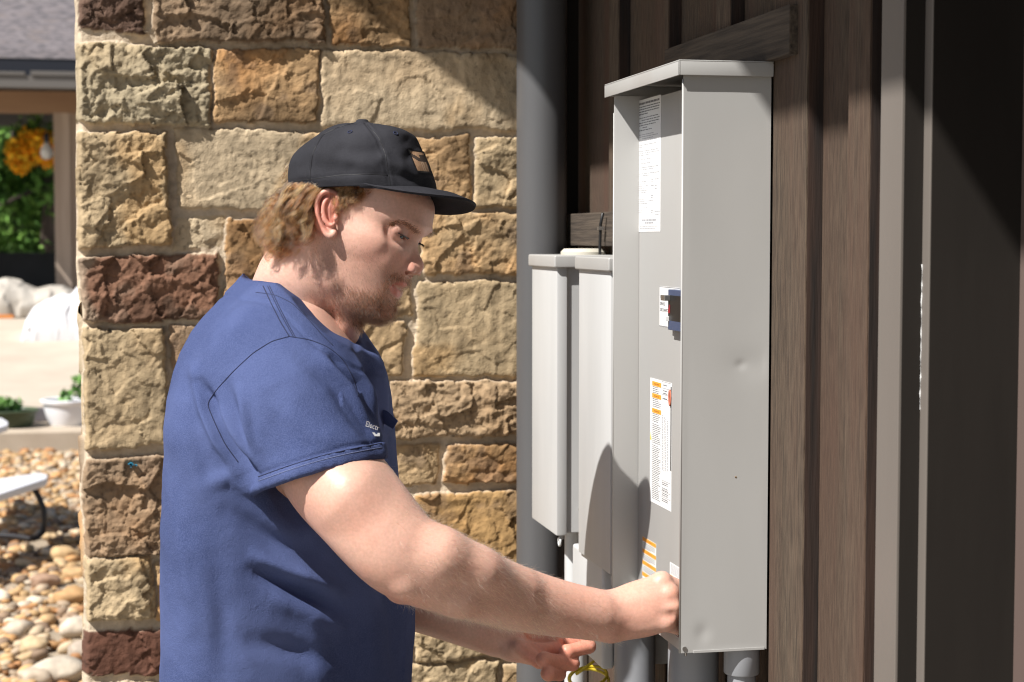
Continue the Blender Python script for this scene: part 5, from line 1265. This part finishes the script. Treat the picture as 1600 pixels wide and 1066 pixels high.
# brim: arched board
nb_, mb_ = 60, 22; Lb = .0665; bd_ = math.radians(24)
bfv = cf*math.cos(bd_)+np.array([0,-1,0])*math.sin(bd_); BT = []; ring0 = CV[3]
for j in range(nb_+1):
    th = math.radians(-68+136*j/nb_); idx = (th/(2*np.pi)*NTH) % NTH; i0 = int(idx); fr_ = idx-i0; base_p = ring0[i0]*(1-fr_)+ring0[(i0+1) % NTH]*fr_
    base_p = base_p+np.array([0,-.003,0])*1.0
    sN = math.sin(th); ln_ = Lb*(1-abs(sN/math.sin(math.radians(68)))**3.2)**.55 if abs(sN) < math.sin(math.radians(68))-1e-6 else 0
    for i in range(mb_+1):
        t = i/mb_; p = base_p+bfv*ln_*t; lat = (p-HC)@cs_; p = p+np.array([0,1,0])*(-.016*(lat/.075)**2+.010)*min(1, .35+t); p = p-cf*.006*(1-t)+np.array([0,1,0])*lat*.15*min(1, t*1.5+.1); BT.append(p)
BT = np.array(BT); Fb = gridfaces(mb_+1, nb_+1); Nb = vnormals(BT, Fb); Nb = Nb*np.sign(Nb[:,1].mean()); BB = BT-Nb*.0034; n_b = len(BT)
G_ = np.arange(n_b).reshape(nb_+1, mb_+1); ringi = np.r_[G_[0,:], G_[1:,-1], G_[-1,::-1][1:], G_[::-1,0][1:-1]]
side = np.stack([ringi, np.roll(ringi, -1), np.roll(ringi, -1)+n_b, ringi+n_b], 1)
bme = np_mesh('brim', cam2world(np.concatenate([BT, BB])), np.concatenate([Fb, Fb[:, ::-1]+n_b, side]), M['cap'], cap_o, True)
bm = bmesh.new(); bm.from_mesh(bme.data); bmesh.ops.remove_doubles(bm, verts=bm.verts, dist=.0002); bmesh.ops.recalc_face_normals(bm, faces=bm.faces); bm.to_mesh(bme.data); bm.free(); bme.data.set_sharp_from_angle(angle=math.radians(50))
# patch on the front panel
qd = [(636,234),(663,238),(674,272),(650.5,270)]; NP = 26; pm = [M['black'], mat('tan_weave', (.30,.17,.09), (.40,.25,.15), .8, 400), mat('umber_thread', (.05,.032,.022), None, .8), mat('cream_thread', (.52,.38,.26), None, .8)]
PVx = []; okp = True
for j in range(NP+1):
    for i in range(NP+1):
        u, v = i/NP, j/NP; x = (qd[0][0]*(1-u)+qd[1][0]*u)*(1-v)+(qd[3][0]*(1-u)+qd[2][0]*u)*v; y = (qd[0][1]*(1-u)+qd[1][1]*u)*(1-v)+(qd[3][1]*(1-u)+qd[2][1]*u)*v
        p = None
        for back in range(0, 40):
            p, nn = shoot(bvC, x-back*.4, y, .0016)
            if p is not None: break
        PVx.append(tuple(p) if p is not None else tuple(PZ(x, y, HZ)))
mi = []
for j in range(NP):
    for i in range(NP):
        u, v = (i+.5)/NP, (j+.5)/NP
        if min(u, 1-u, v, 1-v) < .09: k = 0
        elif v < .50 and (abs(v-.22-.45*u) < .10 or (u > .55 and v > .2)) : k = 2
        elif abs(u-.62) < .05 and .18 < v < .52 or (v > .5 and abs((u*7) % 1-.5) < .16 and u > .5): k = 3
        elif u > .84: k = 2
        else: k = 1
        mi.append(k)
np_mesh('patch', np.array(PVx), gridfaces(NP+1, NP+1), pm, cap_o, False, matidx=mi)
# ---------------------------------------------------------------- HAIR
def hairmat(name, c, rough=.26):
    m = bpy.data.materials.new(name); m.use_nodes = True; N = m.node_tree.nodes; K = m.node_tree.links; N.remove(N['Principled BSDF'])
    h = N.new('ShaderNodeBsdfHairPrincipled'); h.parametrization = 'COLOR'; h.inputs['Color'].default_value = (*c, 1); h.inputs['Roughness'].default_value = rough; h.inputs['Random Roughness'].default_value = .2
    hi = N.new('ShaderNodeHairInfo'); mr = N.new('ShaderNodeMix'); mr.data_type = 'RGBA'; K.new(hi.outputs['Random'], mr.inputs[0]); mr.inputs[6].default_value = (*[x*.55 for x in c], 1); mr.inputs[7].default_value = (*[min(1, x*1.35) for x in c], 1); K.new(mr.outputs[2], h.inputs['Color'])
    K.new(h.outputs[0], N['Material Output'].inputs[0]); return m
M['hair'] = hairmat('auburn_hair', (.25,.096,.034)); M['beard'] = hairmat('beard_hair', (.055,.028,.015)); M['brow'] = hairmat('brow_hair', (.055,.031,.018)); M['fuzz'] = hairmat('arm_hair', (.85,.60,.34))
# dense under-layer
HB = Field(PC(400,420,2.44)-np.array([0,0,.09]), PC(600,270,2.44)+np.array([0,0,.13]), .003)
HB.ell(PC(458,342,2.43), (.036,.040,.062), .015); HB.ell(PC(478,330,2.42), (.040,.038,.069), .015); HB.ell(PC(447,368,2.43), (.024,.024,.050), .012); HB.ell(PC(470,372,2.43), (.026,.018,.055), .012)
V, F = HB.mesh(); V = V+vnormals(V, F)*(.003*ridge(V*np.array([60,25,60]), 3, 4)-.001)[:, None]; V = relax(V, F, 1)
hb = np_mesh('hair', cam2world(V), F, mat('hair_underlayer', (.04,.018,.008), (.08,.038,.016), .7, 60, (1,1,.25)), man, True)
bvH = V
rng = np.random.default_rng(8); strands = []; rad = []; cid = []
def clump(p0, d0, L, wave, n=34, spread=.0034, k=15, curl=1.0, grav=.75, thick=(.00013,.00024), frz=.0006):
    t = np.linspace(0, 1, k)[:, None]; d0 = d0/np.linalg.norm(d0); down = np.array([0,-1,0]); side = np.cross(d0, down); side /= max(np.linalg.norm(side), 1e-6)
    cc = rng.choice(3, p=[.22,.43,.35]); ph = rng.uniform(0, 6.28); fr = rng.uniform(.8, 1.4)*curl
    g = p0+d0*(L*.38*np.sin(t*1.7))+down*(L*grav*t**1.4)+side*wave*np.sin(t*6.28*fr+ph)*(.3+t)+np.cross(side, down)*wave*np.cos(t*6.28*fr+ph)*(.2+t)
    for _ in range(n):
        o = rng.normal(size=3)*spread*.5; tp = (1-.45*t) if rng.random() < .8 else (1+.6*t)
        j = np.cumsum(rng.normal(size=(k, 3))*frz, axis=0)*t
        strands.append(cam2world(g+o*tp+j)); rad.append(rng.uniform(*thick)); cid.append(cc)
for i in range(620):
    # roots over the under-layer, back and both sides
    v = V[rng.integers(len(V))]; c = PC(470,345,2.43); n = v-c; n /= np.linalg.norm(n)
    pxv = to_px(v[None])[0]
    if pxv[1] < 291 or (v[2] > -2.385 and pxv[0] > 499): continue
    if n[0] > .75: continue
    L = rng.uniform(.022,.046)*(1 if pxv[1] < 345 else .45); clump(v-n*.003, n*.5+np.array([-.30,-.25,0]), L, rng.uniform(.003,.0065), 26, curl=1.25)
for i in range(230):     # strands coming out from under the cap rim
    t = rng.random()
    if rng.random() < .6: v = PC(rng.uniform(453,502), rng.uniform(286,304), rng.uniform(2.352,2.365))
    else: v = PC(rng.uniform(449,458), rng.uniform(290,306), rng.uniform(2.36,2.48))
    clump(v, np.array([-.8,-.25,.35*rng.random()]), rng.uniform(.030,.055), rng.uniform(.002,.005), 26, curl=1.1)
for i in range(60):      # flicked ends at the nape
    x = rng.uniform(418, 500); v = PC(x, rng.uniform(372,386), rng.uniform(2.375,2.47)); clump(v, np.array([-.5,-.6,rng.uniform(-.3,.3)]), rng.uniform(.010,.020), .003, 22, .004, 12, 1.3)
for i in range(230):      # in front of and over the ear
    x = rng.uniform(520, 578); y = 289+rng.uniform(0, 30)*(1-(x-520)/64.); s_ = .0705+rng.uniform(-.003,.004); p = lp(x, y, s_*1.0-.002*(x > 555)-.006*(x > 565)); clump(p, np.array([.45,-.3,.6]), rng.uniform(.008,.017)*(1.2-(x-520)/110.), .0022, 26, .003, 10, 1.2, .9)
for i in range(26):
    x = rng.uniform(478, 520); p = lp(x, rng.uniform(292,300), .071); clump(p, np.array([rng.uniform(-.8,.3),.3,.6]), rng.uniform(.010,.020), .003, 16, .003, 10, 1.5, .3)
for i in range(12):
    p = PC(rng.uniform(446,452), rng.uniform(255,285), 2.42); clump(p, np.array([-.6,-.4,.1]), .012, .0015, 8, .002, 8)
for i in range(26):      # stray wisps around the cap's lower edge
    x = rng.uniform(470, 570); p = lp(x, 291, .078); clump(p, np.array([rng.uniform(-1,1),1.2,.4]), rng.uniform(.008,.016), .003, 2, .002, 10, 1.5, -.5)
hm_ = [hairmat('dark_auburn_hair', (.060,.026,.012)), M['hair'], hairmat('golden_hair', (.50,.235,.085))]
for c_ in range(3): hair_obj('hair_lock', [s_ for s_, k in zip(strands, cid) if k == c_], [r for r, k in zip(rad, cid) if k == c_], hm_[c_], hb)
# beard, moustache, stubble, brows, lashes, arm hair grown from the skin mesh
Fc = SF; fcen = SV[Fc].mean(1); fnor = vnormals(SV, SF)[Fc[:, 0]]; far_ = np.linalg.norm(np.cross(SV[Fc[:,2]]-SV[Fc[:,0]], SV[Fc[:,3]]-SV[Fc[:,1]]), axis=1)/2
fp = part[Fc[:,0]]; cq = fcen-HC; cf_, cu_, cs2 = cq@ef, cq@eu, cq@es; fpx = to_px(fcen); flip_l = lipm[Fc[:,0]]
def grow(density, n, name, m, parent, L, r, dirn, jit=.5, curl=.0006, k=6, seed=1, lift=.5):
    rg_ = np.random.default_rng(seed); w_ = density*far_; w_ = w_/w_.sum(); ii = rg_.choice(len(w_), n, p=w_); out = []; rr_ = []
    q = Fc[ii]; ab = rg_.random((n, 2)); P = SV[q[:,0]]+(SV[q[:,1]]-SV[q[:,0]])*ab[:, :1]+(SV[q[:,3]]-SV[q[:,0]])*ab[:, 1:]
    D = dirn(P, fnor[ii])+rg_.normal(size=(n,3))*jit; D += fnor[ii]*lift; D /= np.linalg.norm(D, axis=1)[:, None]
    Ls = rg_.uniform(*L, n); t = np.linspace(0, 1, k)[:, None]
    for a in range(n):
        b = rg_.normal(size=3)*curl; out.append(cam2world(P[a]-fnor[ii[a]]*.0004+D[a]*Ls[a]*t+b*t*t+dirn(P[a:a+1], fnor[ii[a]:ii[a]+1])[0]*Ls[a]*.35*t*t)); rr_.append(rg_.uniform(*r))
    return hair_obj(name, out, rr_, m, parent)
hd_ = fp == 0
chin = np.exp(-((cf_-.050)/.030)**2)*sstep(-.084,-.098,cu_)*sstep(-.150,-.132,cu_)
goat = chin*1.6+.5*sstep(-.075,-.095,cu_)*sstep(.028,.050,cf_)*sstep(-.140,-.125,cu_)
mou = np.exp(-((cu_+.057)/.0055)**2)*(cf_ > .055)*(np.abs(cs2) < .030)*.8+np.exp(-((np.abs(cs2)-.0285)/.005)**2)*sstep(-.055,-.065,cu_)*(cu_ > -.10)*(cf_ > .045)*.7
stub = sstep(-.022,-.050,cu_)*sstep(-.050,-.020,cf_)*(cu_ > -.135)*(cf_ < .07)*(np.abs(cs2) > .02)*.8+.6*np.exp(-((cf_+.035)/.010)**2)*sstep(.01,-.02,cu_)*(cu_ > -.1)
ok_ = hd_*(flip_l < .25)*(np.abs(cs2) < .066)
down = lambda P, N: np.tile(np.array([.10,-1,.0]), (len(P),1))+np.array([.25,0,0])
grow(ok_*goat, 8000, 'beard', M['beard'], body, (.003,.0070), (.00010,.00018), down, .40, .0022, 7, 3)
grow(ok_*mou, 1500, 'moustache', M['beard'], body, (.004,.007), (.00008,.00014), lambda P, N: np.tile(np.array([-.1,-1,0.]), (len(P),1))+np.outer(np.sign((P-HC)@es), es)*.5, .25, .0010, 6, 4)
grow(ok_*stub, 7500, 'stubble', M['beard'], body, (.0012,.0030), (.00006,.00010), down, .5, .0004, 4, 5)
# eyebrows from a traced line
bl_ = [(616,350),(626,347.5),(638,349),(649,354.5),(657,362)]
db, tb_ = seg_dist(fpx, bl_); den = hd_*np.exp(-(db/(3.2))**2)*(cs2 > .0)*(cf_ > .03)
grow(den*1.0, 1300, 'eyebrow', M['brow'], body, (.0035,.006), (.00012,.00022), lambda P, N: np.tile(np.array([-.9,.05,0]), (len(P),1)), .22, .0008, 6, 6, .25)
den = hd_*np.exp(-((cu_-.0165)/.0030)**2)*(cs2 < -.010)*(cs2 > -.046)*(cf_ > .03); grow(den, 600, 'eyebrow', M['brow'], body, (.005,.009), (.00005,.00009), lambda P, N: np.tile(-.9*es, (len(P),1)), .22, .0008, 6, 7, .25)
ls = []; rs_ = []
for sg in (1, -1):
    for t in np.linspace(.02, .98, 170):
        an = math.radians(-58+112*t); c = l2c(EF+.0143*math.cos(an), -.0006+.0012*(1-t), sg*(.0320-.0143*math.sin(an))); d = (ef*math.cos(an)-es*sg*math.sin(an))*1.0-eu*.55+rng.normal(size=3)*.12; L = .0062*(.6+.4*math.sin(t*3.14))*rng.uniform(.6,1.1)
        tt = np.linspace(0, 1, 6)[:, None]; ls.append(cam2world(c+d*L*tt+eu*.0012*tt*tt)); rs_.append(.00030)
M['lash'] = mat('lash_black', (.012,.008,.006), None, .5)
hair_obj('eyelash', ls, rs_, M['lash'], body)
# forearm hair
ax_ = PC(948,962,2.338)-PC(692,892,2.222); ax_ /= np.linalg.norm(ax_)
den = (fp == 1)*sstep(600,700,fpx[:,0])*sstep(985,930,fpx[:,0])*(.35+.65*(fcen[:,2] > -2.27))
grow(den, 7500, 'arm_hair', M['fuzz'], body, (.004,.0095), (.00007,.00013), lambda P, N: np.tile(ax_+np.array([.1,-.5,.0]), (len(P),1)), .5, .0028, 6, 9, .35)
den = (fp == 1)*sstep(560,640,fpx[:,0]*-1+1200)*.5; grow(den, 900, 'arm_hair', M['fuzz'], body, (.004,.008), (.00002,.00004), lambda P, N: np.tile(ax_, (len(P),1)), .5, .001, 5, 10, .35)
